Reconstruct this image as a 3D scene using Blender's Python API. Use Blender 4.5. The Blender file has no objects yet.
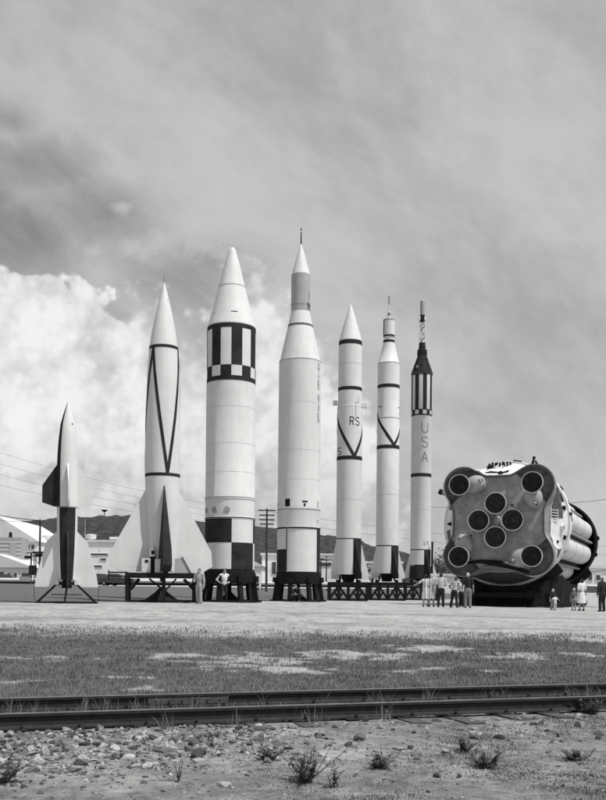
import bpy, bmesh, math, random
import numpy as np
from mathutils import Vector, Matrix, noise as mnoise

R = math.radians
random.seed(7); rng = np.random.default_rng(7)
sc = bpy.context.scene
COL = sc.collection

# ------------------------------------------------------------------ camera
FPX, EYE, ROLL, HZ = 957.0, 0.5, 0.0087, 594.0     # focal length (photo px), eye height, roll, horizon row
cd = bpy.data.cameras.new('camera'); cam = bpy.data.objects.new('camera', cd); COL.objects.link(cam)
cd.sensor_fit = 'HORIZONTAL'; cd.sensor_width = 36.0; cd.lens = 36.0 * FPX / 606.0
cd.shift_y = (HZ - 400.0) / 606.0
cd.clip_start = 0.1; cd.clip_end = 20000
cam.location = (0, 0, EYE); cam.rotation_euler = (R(90), -ROLL, 0)
sc.camera = cam

def unp(px, py):
    dx, dy = px - 303.0, HZ - py
    return dx - ROLL * dy, dy + ROLL * dx
def at(px, py, d):
    u, v = unp(px, py); return Vector((u * d / FPX, d, EYE + v * d / FPX))

# ------------------------------------------------------------------ sun + sky
SUN_EL, SUN_AZ = R(62), R(121)                       # azimuth clockwise from +Y (the view): behind the camera, to the right
sv = Vector((math.sin(SUN_AZ) * math.cos(SUN_EL), math.cos(SUN_AZ) * math.cos(SUN_EL), math.sin(SUN_EL)))
sl = bpy.data.lights.new('sun', 'SUN'); sl.energy = 3.7; sl.angle = R(0.5); sl.color = (1.0, 0.99, 0.975)
so = bpy.data.objects.new('sun', sl); COL.objects.link(so)
so.rotation_euler = (-sv).to_track_quat('-Z', 'Y').to_euler()

vs = sc.view_settings
sc.display_settings.display_device = 'sRGB'
vs.view_transform = 'Standard'; vs.look = 'None'; vs.gamma = 1.0; vs.exposure = 0.08; vs.use_curve_mapping = False

w = bpy.data.worlds.new('World'); sc.world = w; w.use_nodes = True
NT = w.node_tree; NT.nodes.clear()

class G:
    """tiny helper to write node graphs as expressions"""
    def __init__(s, nt): s.nt = nt
    def node(s, t, **kw):
        n = s.nt.nodes.new(t)
        for k, v in kw.items(): setattr(n, k, v)
        return n
    def put(s, sock, v):
        if hasattr(v, 'is_output') or isinstance(v, bpy.types.NodeSocket): s.nt.links.new(v, sock)
        else: sock.default_value = v
    def m(s, op, a, b=0.0, c=0.0, clamp=False):
        n = s.node('ShaderNodeMath', operation=op, use_clamp=clamp)
        s.put(n.inputs[0], a); s.put(n.inputs[1], b); s.put(n.inputs[2], c)
        return n.outputs[0]
    def vm(s, op, a, b):
        n = s.node('ShaderNodeVectorMath', operation=op); s.put(n.inputs[0], a); s.put(n.inputs[1], b); return n.outputs[0]
    def ramp(s, v, a, b, lo=0.0, hi=1.0, smooth=True):
        n = s.node('ShaderNodeMapRange', interpolation_type='SMOOTHSTEP' if smooth else 'LINEAR')
        s.put(n.inputs[0], v); s.put(n.inputs[1], a); s.put(n.inputs[2], b); s.put(n.inputs[3], lo); s.put(n.inputs[4], hi)
        return n.outputs[0]
    def noise(s, vec, scale, detail=5, rough=0.55, dist=0.0):
        n = s.node('ShaderNodeTexNoise'); s.put(n.inputs['Vector'], vec)
        n.inputs['Scale'].default_value = scale; n.inputs['Detail'].default_value = detail
        n.inputs['Roughness'].default_value = rough; n.inputs['Distortion'].default_value = dist
        return n.outputs[0]
    def voro(s, vec, scale, feature='SMOOTH_F1'):
        n = s.node('ShaderNodeTexVoronoi', feature=feature); s.put(n.inputs['Vector'], vec)
        n.inputs['Scale'].default_value = scale
        return n.outputs[0]
    def lerp(s, f, a, b):
        n = s.node('ShaderNodeMix', data_type='FLOAT'); s.put(n.inputs[0], f); s.put(n.inputs[2], a); s.put(n.inputs[3], b)
        return n.outputs[0]
    def grey(s, v):
        n = s.node('ShaderNodeCombineColor')
        for i in range(3): s.put(n.inputs[i], v)
        return n.outputs[0]

g = G(NT)
SKY_STRENGTH = 0.1
sky = g.node('ShaderNodeTexSky', sky_type='NISHITA', sun_disc=False)
sky.sun_elevation = SUN_EL; sky.sun_rotation = SUN_AZ; sky.air_density = 1.0; sky.dust_density = 1.5
bw = g.node('ShaderNodeRGBToBW'); NT.links.new(sky.outputs[0], bw.inputs[0])
tc = g.node('ShaderNodeTexCoord'); D = tc.outputs['Generated']
sep = g.node('ShaderNodeSeparateXYZ'); NT.links.new(D, sep.inputs[0])
X, Y, Z = sep.outputs
AZ = g.m('ARCTAN2', X, Y); EL = g.m('ARCSINE', Z)
def dirof(px, py):
    u, v = unp(px, py); return math.atan2(u, FPX), math.atan2(v, math.hypot(u, FPX))
def blob(px, py, rx, ry):
    a, e = dirof(px, py)
    da = g.m('DIVIDE', g.m('SUBTRACT', AZ, a), rx / FPX); de = g.m('DIVIDE', g.m('SUBTRACT', EL, e), ry / FPX)
    return g.m('SUBTRACT', 1.0, g.m('SQRT', g.m('ADD', g.m('MULTIPLY', da, da), g.m('MULTIPLY', de, de))))
def maxof(l):
    o = l[0]
    for x in l[1:]: o = g.m('MAXIMUM', o, x)
    return o
# high stratus: broad soft lumps, slightly drawn out along the wind
cs = g.node('ShaderNodeCombineXYZ')
g.put(cs.inputs[0], g.m('ADD', X, g.m('MULTIPLY', Z, 0.3)))
g.put(cs.inputs[1], Y); g.put(cs.inputs[2], g.m('ADD', g.m('MULTIPLY', Z, 1.35), g.m('MULTIPLY', X, 0.4)))
n1 = g.noise(cs.outputs[0], 3.4, 9, 0.6, 0.6); n2 = g.noise(cs.outputs[0], 10.0, 8, 0.66, 0.4)
nn = g.noise(D, 30.0, 6, 0.7)
st = g.m('ADD', g.m('MULTIPLY', n1, 0.60), g.m('ADD', g.m('MULTIPLY', n2, 0.28), g.m('MULTIPLY', nn, 0.12)))
strat = g.ramp(st, 0.36, 0.64, 3.75, 5.5)
# a gap of darker sky low in the stratus
gap = maxof([blob(110, 212, 150, 52), blob(30, 165, 110, 46), blob(215, 262, 125, 52), blob(20, 235, 100, 50), blob(-60, 190, 120, 90), blob(10, 120, 45, 28)])
gapm = g.ramp(g.m('ADD', gap, g.m('MULTIPLY', g.m('SUBTRACT', n1, 0.5), -2.2)), -0.1, 0.9)
grey_gap = g.ramp(n2, 0.3, 0.7, 2.2, 3.3)
strat = g.lerp(g.m('MULTIPLY', gapm, 0.95), strat, grey_gap)
# brighter towards the horizon
hz = g.ramp(EL, 0.0, 0.30, 1.0, 0.0)
strat = g.m('ADD', strat, g.m('MULTIPLY', hz, 0.45))
# small torn cloud
nf = g.noise(D, 34.0, 8, 0.66, 0.3)
sm = maxof([blob(148, 251, 48, 18), blob(205, 246, 50, 18), blob(120, 207, 18, 7), blob(96, 252, 11, 7), blob(250, 266, 46, 18)])
smm = g.ramp(g.m('ADD', sm, g.m('MULTIPLY', g.m('SUBTRACT', nf, 0.53), 4.2)), 0.0, 1.0, 0.0, 0.8)
strat = g.lerp(smm, strat, 5.2)
# cumulus bank, far off to the left and running on behind the rockets
v1 = g.voro(D, 24.0); v2 = g.voro(D, 58.0); v3 = g.voro(D, 130.0); nc = g.noise(D, 13.0, 10, 0.64)
bil = g.m('ADD', g.m('MULTIPLY', g.m('SUBTRACT', 0.5, v1), 0.58), g.m('ADD', g.m('MULTIPLY', g.m('SUBTRACT', 0.5, v2), 0.36), g.m('ADD', g.m('MULTIPLY', g.m('SUBTRACT', 0.5, v3), 0.20), g.m('MULTIPLY', g.m('SUBTRACT', nc, 0.5), 1.1))))
cu = maxof([blob(30, 370, 95, 108), blob(-75, 365, 105, 110), blob(80, 385, 66, 102), blob(-190, 400, 120, 90), blob(118, 440, 50, 80)])
cum = g.ramp(g.m('ADD', cu, g.m('MULTIPLY', bil, 0.52)), 0.11, 0.17)
cu2 = maxof([blob(185, 440, 120, 125), blob(275, 430, 75, 130), blob(140, 400, 60, 95), blob(180, 520, 220, 90), blob(300, 480, 90, 90)])
cum2 = g.ramp(g.m('ADD', cu2, g.m('MULTIPLY', bil, 0.9)), 0.02, 0.34, 0.0, 1.0)
cshade = g.ramp(g.m('ADD', bil, g.m('MULTIPLY', g.m('SUBTRACT', nf, 0.5), 0.5)), -0.36, 0.30, 5.3, 8.9)
low = g.ramp(EL, dirof(60, 520)[1], dirof(60, 420)[1], 0.80, 1.0)
strat = g.lerp(cum2, strat, g.m('MULTIPLY', g.m('MULTIPLY', cshade, low), 0.95))
strat = g.lerp(cum, strat, g.m('MULTIPLY', cshade, low))
# the clear Nishita sky shows faintly through everything
final = g.lerp(0.93, bw.outputs[0], strat)
bg = g.node('ShaderNodeBackground'); bg.inputs[1].default_value = SKY_STRENGTH
NT.links.new(g.grey(final), bg.inputs[0])
wo = g.node('ShaderNodeOutputWorld'); NT.links.new(bg.outputs[0], wo.inputs[0])

# ------------------------------------------------------------------ materials
def mat(name, base, rough=0.6, var=0.12, scale=6.0, bump=0.0, bscale=40.0, streak=0.0, metal=0.0, spec=0.3):
    m = bpy.data.materials.new(name); m.use_nodes = True
    nt = m.node_tree; q = G(nt); b = nt.nodes['Principled BSDF']
    b.inputs['Roughness'].default_value = rough; b.inputs['Metallic'].default_value = metal
    b.inputs['Specular IOR Level'].default_value = spec
    t = q.node('ShaderNodeTexCoord').outputs['Object']
    v = q.noise(t, scale, 6, 0.6)
    val = q.ramp(v, 0.3, 0.7, base * (1 - var), base * (1 + var), False)
    if streak:
        s = q.vm('MULTIPLY', t, (2.6, 2.6, 0.22))
        val = q.m('MULTIPLY', val, q.ramp(q.noise(s, 1.6, 5, 0.65), 0.35, 0.75, 1.0 + streak * 0.3, 1.0 - streak))
    nt.links.new(q.grey(val), b.inputs['Base Color'])
    if bump:
        bn = q.node('ShaderNodeBump'); bn.inputs['Strength'].default_value = bump; bn.inputs['Distance'].default_value = 0.02
        nt.links.new(q.noise(t, bscale, 4, 0.6), bn.inputs['Height']); nt.links.new(bn.outputs[0], b.inputs['Normal'])
    return m
M = dict(
    white=mat('white_paint', 0.70, 0.55, 0.06, 1.1, streak=0.05),
    white2=mat('aged_white_paint', 0.70, 0.55, 0.05, 0.9, streak=0.06),
    seam2=mat('fine_seam', 0.64, 0.6, 0.05, 4.0),
    seam=mat('seam', 0.56, 0.6, 0.1, 4.0),
    grey=mat('grey_paint', 0.42, 0.5, 0.06, 2.0, streak=0.10),
    black=mat('black_paint', 0.03, 0.7, 0.4, 2.0, spec=0.1),
    dark=mat('dark_steel', 0.016, 0.75, 0.4, 8.0, spec=0.1),
    usa=mat('grey_lettering', 0.2, 0.6, 0.1, 5.0),
    line=mat('panel_seam', 0.30, 0.7, 0.2, 5.0),
    pale=mat('faint_grey_paint', 0.36, 0.6, 0.1, 5.0),
    steel=mat('bare_steel', 0.4, 0.4, 0.15, 9.0, metal=0.5),
    shield=mat('heat_shield', 0.27, 0.6, 0.32, 1.6, bump=0.2, bscale=12),
    well=mat('shade_toned_shroud_inside', 0.20, 0.7, 0.5, 2.0),  # lobe insides toned darker, their shade put into the colour
    fair=mat('fairing_metal', 0.36, 0.5, 0.15, 3.0),
    shroud=mat('engine_shroud', 0.25, 0.55, 0.3, 3.0),
    panel=mat('booster_white', 0.72, 0.5, 0.1, 2.5, streak=0.1),
    tank=mat('tank_white', 0.66, 0.45, 0.07, 1.4),
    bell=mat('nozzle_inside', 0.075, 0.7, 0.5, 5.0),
    rim=mat('nozzle_rim', 0.52, 0.4, 0.1, 6.0),
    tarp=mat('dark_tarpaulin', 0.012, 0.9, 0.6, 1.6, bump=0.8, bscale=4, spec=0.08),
    rust=mat('rusty_rail', 0.028, 0.8, 0.35, 9.0, bump=0.4, bscale=60),
    railtop=mat('rail_head', 0.11, 0.6, 0.3, 5.0),
    tie=mat('weathered_wood', 0.085, 0.9, 0.4, 14.0, bump=0.5, bscale=50),
    wall=mat('white_wall', 0.85, 0.75, 0.05, 0.3, streak=0.05),
    roof=mat('pale_roof', 0.68, 0.7, 0.08, 0.5),
    wallgrey=mat('grey_wall', 0.36, 0.8, 0.1, 0.4, streak=0.1),
    glass=mat('dark_window', 0.06, 0.2, 0.2, 2.0, spec=0.5),
    wood=mat('pole_wood', 0.06, 0.9, 0.3, 5.0),
    hill=mat('wooded_hill', 0.036, 0.95, 0.75, 0.16, bump=0.0),
    leaf=mat('leaf', 0.10, 0.7, 0.4, 8.0),
    twig=mat('dry_stem', 0.07, 0.8, 0.3, 12.0),
    rock=mat('dark_rock', 0.06, 0.85, 0.4, 6.0, bump=0.5, bscale=20),
    skin=mat('skin', 0.34, 0.6, 0.06, 12.0),
    hair_d=mat('dark_hair', 0.02, 0.6, 0.4, 60.0), hair_f=mat('fair_hair', 0.42, 0.6, 0.25, 60.0), hair_g=mat('grey_hair', 0.18, 0.6, 0.25, 60.0),
    cloth_w=mat('white_cotton', 0.74, 0.85, 0.05, 8.0, bump=0.5, bscale=18), cloth_l=mat('light_cotton', 0.52, 0.85, 0.08, 8.0, bump=0.5, bscale=18),
    cloth_g=mat('grey_cloth', 0.22, 0.85, 0.15, 8.0, bump=0.5, bscale=18), cloth_d=mat('dark_cloth', 0.02, 0.85, 0.3, 8.0, bump=0.5, bscale=18),
    shoe=mat('shoe_leather', 0.02, 0.5, 0.2, 10.0), tyre=mat('tyre_rubber', 0.02, 0.8, 0.2, 10.0),
    carw=mat('car_paint_pale', 0.6, 0.25, 0.03, 3.0), card=mat('car_paint_dark', 0.05, 0.25, 0.1, 3.0),
)
def cloth_pattern(name, a, b, scale, check):
    m = bpy.data.materials.new(name); m.use_nodes = True; nt = m.node_tree; q = G(nt); bs = nt.nodes['Principled BSDF']
    bs.inputs['Roughness'].default_value = 0.85
    s = q.node('ShaderNodeSeparateXYZ'); nt.links.new(q.node('ShaderNodeTexCoord').outputs['Object'], s.inputs[0])
    f = q.m('PINGPONG', q.m('MULTIPLY', s.outputs[0], scale), 1.0)
    if check: f = q.m('MULTIPLY', q.m('ADD', f, q.m('PINGPONG', q.m('MULTIPLY', s.outputs[2], scale), 1.0)), 0.5)
    nt.links.new(q.grey(q.ramp(f, 0.35, 0.65, a, b)), bs.inputs['Base Color'])
    return m
M['overall'] = mat('overall_cloth', 0.36, 0.85, 0.12, 8.0, bump=0.6, bscale=18)
M['stripe'] = cloth_pattern('striped_cotton', 0.66, 0.34, 13, False)
M['plaid'] = cloth_pattern('plaid_cotton', 0.62, 0.20, 18, True)
M['stripe_d'] = cloth_pattern('dark_striped_cotton', 0.03, 0.20, 24, False)

# ------------------------------------------------------------------ mesh builder
sm_ = bpy.data.materials.new('ballast_stone'); sm_.use_nodes = True; q = G(sm_.node_tree); b = sm_.node_tree.nodes['Principled BSDF']; b.inputs['Roughness'].default_value = .9; b.inputs['Specular IOR Level'].default_value = .1
sa = q.node('ShaderNodeAttribute', attribute_name='tone'); ss_ = q.node('ShaderNodeSeparateColor'); sm_.node_tree.links.new(sa.outputs['Color'], ss_.inputs[0])
pos = q.node('ShaderNodeNewGeometry').outputs['Position']
sm_.node_tree.links.new(q.grey(q.m('MULTIPLY', ss_.outputs[0], q.ramp(q.noise(pos, 45.0, 5, .7), .3, .7, .55, 1.35, False))), b.inputs['Base Color'])
bn = q.node('ShaderNodeBump'); bn.inputs['Strength'].default_value = .8; bn.inputs['Distance'].default_value = .01; sm_.node_tree.links.new(q.noise(pos, 70.0, 4, .6), bn.inputs['Height']); sm_.node_tree.links.new(bn.outputs[0], b.inputs['Normal'])
M['stone'] = sm_

class MB:
    def __init__(s): s.v = []; s.f = []; s.m = []; s.mats = []
    def mi(s, name):
        if name not in s.mats: s.mats.append(name)
        return s.mats.index(name)
    def add(s, vs, fs, mname):
        o = len(s.v); k = s.mi(mname)
        s.v.extend([tuple(p) for p in vs])
        for f in fs: s.f.append(tuple(o + i for i in f)); s.m.append(k)
        return s
    def box(s, c, sz, mname, rot=None):
        hx, hy, hz = sz[0] / 2, sz[1] / 2, sz[2] / 2
        P = [Vector((x, y, z)) for x in (-hx, hx) for y in (-hy, hy) for z in (-hz, hz)]
        if rot is not None: P = [rot @ p for p in P]
        c = Vector(c)
        return s.add([p + c for p in P], [(0, 1, 3, 2), (4, 6, 7, 5), (0, 4, 5, 1), (2, 3, 7, 6), (0, 2, 6, 4), (1, 5, 7, 3)], mname)
    def beam(s, a, b, wdt, hgt, mname):
        a, b = Vector(a), Vector(b); d = b - a; L = d.length
        if L < 1e-6: return s
        return s.box((a + b) / 2, (wdt, hgt, L), mname, d.to_track_quat('Z', 'Y').to_matrix())
    def tube(s, a, b, r0, r1, mname, n=10, cap=True):
        return s.path([a, b], [r0, r1], mname, n, cap)
    def path(s, pts, rad, mname, n=8, cap=True):
        pts = [Vector(p) for p in pts]
        if not hasattr(rad, '__len__'): rad = [rad] * len(pts)
        vs = []; up = None
        for i, p in enumerate(pts):
            d = (pts[min(i + 1, len(pts) - 1)] - pts[max(i - 1, 0)]).normalized()
            if up is None: up = Vector((0, 0, 1)) if abs(d.z) < 0.9 else Vector((1, 0, 0))
            a = d.cross(up).normalized(); bb = a.cross(d).normalized(); up = bb
            for k in range(n):
                t = 2 * math.pi * k / n
                vs.append(p + (a * math.cos(t) + bb * math.sin(t)) * rad[i])
        fs = []
        for i in range(len(pts) - 1):
            for k in range(n):
                fs.append((i * n + k, i * n + (k + 1) % n, (i + 1) * n + (k + 1) % n, (i + 1) * n + k))
        if cap: fs.append(tuple(range(n - 1, -1, -1))); fs.append(tuple((len(pts) - 1) * n + k for k in range(n)))
        return s.add(vs, fs, mname)
    def ell(s, c, r, mname, nu=14, nv=9, rot=None):
        vs = []; c = Vector(c)
        for j in range(nv + 1):
            ph = math.pi * j / nv
            for i in range(nu):
                t = 2 * math.pi * i / nu
                p = Vector((r[0] * math.sin(ph) * math.cos(t), r[1] * math.sin(ph) * math.sin(t), r[2] * math.cos(ph)))
                if rot is not None: p = rot @ p
                vs.append(c + p)
        fs = []
        for j in range(nv):
            for i in range(nu):
                a, b_, c_, d_ = j * nu + i, (j + 1) * nu + i, (j + 1) * nu + (i + 1) % nu, j * nu + (i + 1) % nu
                if j == 0: fs.append((a, b_, c_))
                elif j == nv - 1: fs.append((a, b_, d_))
                else: fs.append((a, b_, c_, d_))
        return s.add(vs, fs, mname)
    def lathe(s, prof, mname, n=48, c=(0, 0, 0), axis='Z', cap=False):
        vs = []; fs = []
        for z, r in prof:
            for k in range(n):
                t = 2 * math.pi * k / n
                x, y = r * math.sin(t), -r * math.cos(t)
                p = (x, y, z) if axis == 'Z' else (x, z, -y)
                vs.append((p[0] + c[0], p[1] + c[1], p[2] + c[2]))
        for i in range(len(prof) - 1):
            for k in range(n):
                fs.append((i * n + k, i * n + (k + 1) % n, (i + 1) * n + (k + 1) % n, (i + 1) * n + k))
        if cap: fs.append(tuple(range(n - 1, -1, -1))); fs.append(tuple((len(prof) - 1) * n + k for k in range(n)))
        return s.add(vs, fs, mname)
    def prism(s, pts2, f, t, mname):
        """pts2: outline; f maps (a, b, side) to a point; side -1 / +1"""
        n = len(pts2)
        vs = [f(a, b, -1) for a, b in pts2] + [f(a, b, 1) for a, b in pts2]
        fs = [tuple(range(n - 1, -1, -1)), tuple(range(n, 2 * n))]
        for i in range(n): fs.append((i, (i + 1) % n, n + (i + 1) % n, n + i))
        return s.add(vs, fs, mname)
    def mesh(s, name, smooth=True, angle=35):
        me = bpy.data.meshes.new(name); me.from_pydata(s.v, [], s.f)
        for k in s.mats: me.materials.append(M[k])
        me.polygons.foreach_set('material_index', s.m)
        bm = bmesh.new(); bm.from_mesh(me); bmesh.ops.recalc_face_normals(bm, faces=bm.faces); bm.to_mesh(me); bm.free()
        if smooth:
            me.polygons.foreach_set('use_smooth', [True] * len(me.polygons)); me.set_sharp_from_angle(angle=R(angle))
        me.update(); return me
    def build(s, name, parent=None, smooth=True, angle=35):
        return link(name, s.mesh(name, smooth, angle), parent)

def link(name, me, parent=None):
    o = bpy.data.objects.new(name, me); COL.objects.link(o)
    if parent is not None: o.parent = parent
    return o
def tag(o, label=None, cat=None, group=None, kind=None):
    if label: o['label'] = label
    if cat: o['category'] = cat
    if group: o['group'] = group
    if kind: o['kind'] = kind
    return o
def thing(name, label, cat, loc=(0, 0, 0), rz=0.0, group=None):
    o = bpy.data.objects.new(name, None); COL.objects.link(o); o.empty_display_size = 0.3
    o.location = loc; o.rotation_euler = (0, 0, rz)
    return tag(o, label, cat, group)
def copy_tree(o, parent=None):
    c = o.copy(); COL.objects.link(c)
    if parent is not None: c.parent = parent
    for ch in [x for x in bpy.data.objects if x.parent == o]: copy_tree(ch, c)
    return c

# ------------------------------------------------------------------ ground
def fbm(x, y, s, o=4, seed=0.0):
    v = 0.0; a = 1.0; t = 0.0
    for _ in range(o):
        v += a * mnoise.noise(Vector((x * s + seed, y * s - seed, seed * 0.37))); t += a; a *= 0.5; s *= 2.07
    return v / t
TA = R(18.3)                                            # the track crosses obliquely
TC, TS = math.cos(TA), math.sin(TA)
def track_s(x, y): return (y - 10.8) * TC - x * TS      # metres beyond the near rail
def track_pt(l, s, z=0.0): return Vector((l * TC - s * TS, 10.8 + l * TS + s * TC, z))
def xrow(y): return -9.6 + (y - 39.0) * 20.0 / 46.0     # the line the rockets stand on
def sstep(a, b, x):
    t = min(1.0, max(0.0, (x - a) / (b - a))); return t * t * (3 - 2 * t)
RAILZ = -0.91
def ground(x, y):
    pad = 0.05 - 0.015 * min(25.0, max(0.0, x - xrow(y))) * (1 if y < 120 else 0.3)
    t = min(1.0, max(0.0, (y - 14.0) / 20.0))
    z = RAILZ - 0.03 + (pad - RAILZ + 0.03) * t
    e = max(0.0, xrow(y) - x - 1.8) if y > 30 else 0.0
    z += min(1.3, max(0.028 * e, 0.026 * max(0.0, y - 100.0)))
    if y < 60:
        s = track_s(x, y)
        if s < -0.4: z += -0.05 * sstep(-0.4, -2.2, s) if False else -0.06 * (1 - sstep(-2.2, -0.4, s))
        amp = 0.02 if y > 28 else 0.035
        z += amp * fbm(x, y, 0.9, 4, 3.1) * (0.3 if -0.5 < s < 2.1 else 1.0)
        z += 0.02 * fbm(x, y, 0.25, 2, 9.0)
        if s > 2.4 and y < 30: z += 0.05 * fbm(x, y, 0.35, 3, 5.0)
    return z
# bare patches in the grass: centre (photo px), half sizes in metres
PATCH = []
for px, py, rx, ry in ((248, 661, 1.25, 1.5), (350, 656, 1.2, 1.0), (285, 669, 0.8, 0.7), (62, 658, 0.7, 0.45), (10, 658, 0.8, 0.4), (165, 656, 0.35, 0.5), (190, 656, 0.3, 0.6),
                       (520, 656, 0.8, 0.9), (600, 640, 1.0, 1.2), (590, 655, 0.5, 0.5), (440, 668, 0.35, 0.35), (110, 677, 0.5, 0.3), (10, 682, 0.5, 0.3), (490, 671, 0.3, 0.3),
                       (150, 690, 0.5, 0.3), (400, 672, 0.3, 0.3), (430, 648, 0.9, 0.7)):
    # find depth where the ground is seen at that pixel
    u, v = unp(px, py); d = 12.0
    for _ in range(400):
        zz = EYE + v * d / FPX
        if zz <= ground(u * d / FPX, d): break
        d += 0.06
    PATCH.append((u * d / FPX, d, rx, ry))
def mask(x, y):
    """(grass, bright gravel) amounts"""
    s = track_s(x, y); n = fbm(x, y, 0.55, 4, 1.7); nf = fbm(x, y, 2.3, 3, 4.4)
    if y < 70 and s < 2.6:
        gr = 0.0
        if 0.2 < s < 1.5: gr = 0.62 + 0.7 * nf + 0.3 * n
        elif s >= 1.5: gr = 0.75 + 0.6 * nf
        elif s < -0.6:
            gr = 0.12 + 0.9 * n + 0.7 * nf - 0.4 + 0.35 * sstep(0.5, 2.5, x)
        return max(0.0, min(1.0, gr)), max(0, min(1, 0.22 + 1.0 * nf + 0.6 * n))
    edge = 24.6 + 0.12 * abs(x + 1) + 2.2 * n + 1.0 * nf
    gr = 1 - sstep(-4.5, 3.0, y - edge + 3.0 * nf)
    gr *= 0.85 + 0.6 * nf
    if gr > 0:
        for cx, cy, rx, ry in PATCH:
            q = math.hypot((x - cx) / rx, (y - cy) / ry) + 1.7 * nf + 0.9 * fbm(x, y * 2.2, 1.1, 3, 12.0)
            gr = min(gr, .05 + .95 * sstep(0.25, 1.5, q))
        gr = min(gr, 1 - 0.85 * sstep(0.22, 0.5, fbm(x * 0.5, y * 1.6, 0.8, 4, 8.8)))
    e = xrow(y) - x - 1.8 + 1.0 * n
    rut = sum(math.exp(-((y - c_ - .05 * x - .8 * math.sin(x * .11 + c_)) / .22) ** 2) for c_ in (28.0, 29.6, 32.5, 34.1, 39.0, 40.6))
    far = 0.0
    if y > 30: far = sstep(-0.6, 0.6, e)
    if y > 100: far = max(far, sstep(105, 125, y + 10 * n))
    return max(gr, far * 0.85, 0.0), max(0, min(1, 0.85 + 0.9 * nf + 0.6 * n - .5 * rut)) if far < 0.5 else 0.3

def axis_lines(spec):
    out = []
    for a, b, st in spec: out += list(np.arange(a, b, st))
    return out + [spec[-1][1]]
xs = axis_lines([(-9000, -1000, 800), (-1000, -200, 100), (-200, -60, 14), (-60, -16, 2.0), (-16, -7, 0.35), (-7, 7, 0.11), (7, 16, 0.35), (16, 60, 2.0), (60, 200, 14), (200, 1000, 100), (1000, 9000, 800)])
ys = axis_lines([(-600, -40, 80), (-40, 2, 3.0), (2, 5.5, 0.4), (5.5, 13, 0.085), (13, 27, 0.14), (27, 45, 0.35), (45, 110, 1.3), (110, 220, 8), (220, 1000, 60), (1000, 12000, 1000)])
V = []; MK = []
for y in ys:
    for x in xs:
        V.append((x, y, ground(x, y))); a, b = mask(x, y); MK.append((a, b, 0, 1))
nx, ny = len(xs), len(ys)
F = [(j * nx + i, j * nx + i + 1, (j + 1) * nx + i + 1, (j + 1) * nx + i) for j in range(ny - 1) for i in range(nx - 1)]
me = bpy.data.meshes.new('ground'); me.from_pydata(V, [], F)
at_ = me.color_attributes.new('cover', 'FLOAT_COLOR', 'POINT'); at_.data.foreach_set('color', np.array(MK, dtype=np.float32).ravel())
me.polygons.foreach_set('use_smooth', [True] * len(me.polygons))
gm = bpy.data.materials.new('ground_cover'); gm.use_nodes = True
q = G(gm.node_tree); b = gm.node_tree.nodes['Principled BSDF']; b.inputs['Roughness'].default_value = 0.95; b.inputs['Specular IOR Level'].default_value = 0.1
pos = q.node('ShaderNodeNewGeometry').outputs['Position']
ca = q.node('ShaderNodeAttribute', attribute_name='cover'); cs_ = q.node('ShaderNodeSeparateColor'); gm.node_tree.links.new(ca.outputs['Color'], cs_.inputs[0])
f1 = q.noise(pos, 7.0, 8, 0.68); f2 = q.noise(pos, 42.0, 5, 0.7); f3 = q.noise(pos, 1.1, 5, 0.6)
fine = q.m('ADD', q.m('MULTIPLY', f1, 0.5), q.m('ADD', q.m('MULTIPLY', f2, 0.3), q.m('MULTIPLY', f3, 0.2)))
dirt = q.ramp(fine, 0.38, 0.62, 0.095, 0.34, False); grav = q.ramp(fine, 0.38, 0.58, 0.22, 0.56, False)
gras = q.ramp(fine, 0.36, 0.64, 0.06, 0.20, False)
base = q.lerp(cs_.outputs[1], dirt, grav)
gsel = q.ramp(q.m('ADD', cs_.outputs[0], q.m('MULTIPLY', q.m('SUBTRACT', f1, 0.5), 1.1)), 0.3, 0.65)
gm.node_tree.links.new(q.grey(q.lerp(gsel, base, gras)), b.inputs['Base Color'])
bn = q.node('ShaderNodeBump'); bn.inputs['Strength'].default_value = 1.0; bn.inputs['Distance'].default_value = 0.05
gm.node_tree.links.new(q.m('ADD', f1, q.m('MULTIPLY', f2, 0.5)), bn.inputs['Height']); gm.node_tree.links.new(bn.outputs[0], b.inputs['Normal'])
me.materials.append(gm)
tag(link('ground', me), kind='structure')

# ------------------------------------------------------------------ wooded hill
def hill_top(X):
    P = [(-900, 560), (-200, 535), (-60, 527), (20, 522), (60, 518), (110, 516), (160, 518), (260, 526), (340, 537), (400, 552), (440, 566), (520, 585), (640, 592), (900, 593)]
    px = 303 + X / 900.0 * FPX
    return (HZ - np.interp(px, [p[0] for p in P], [p[1] for p in P]) + ROLL * (px - 303)) * 900.0 / FPX
hv = []; hf = []
hx = np.arange(-1100, 560, 3.0); hy = [640, 680, 720, 760, 800, 830, 850, 865, 880, 890, 900, 915, 940, 1000, 1100]
for yy in hy:
    k = sstep(620, 900, yy) if yy <= 900 else 1 - 0.6 * sstep(900, 1150, yy)
    for xx in hx:
        h = hill_top(xx) * k
        h += (2.6 * fbm(xx, yy, 0.05, 3, 2.2) + 4.2 * abs(fbm(xx, yy * 0.5, 0.16, 3, 6.6))) * min(1.0, h / 12.0) - 2.0
        hv.append((xx, yy, 0.9 + h))
n_ = len(hx)
for j in range(len(hy) - 1):
    for i in range(n_ - 1): hf.append((j * n_ + i, j * n_ + i + 1, (j + 1) * n_ + i + 1, (j + 1) * n_ + i))
me = bpy.data.meshes.new('hill'); me.from_pydata(hv, [], hf); me.materials.append(M['hill'])
tag(link('hill', me), kind='structure')

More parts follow.
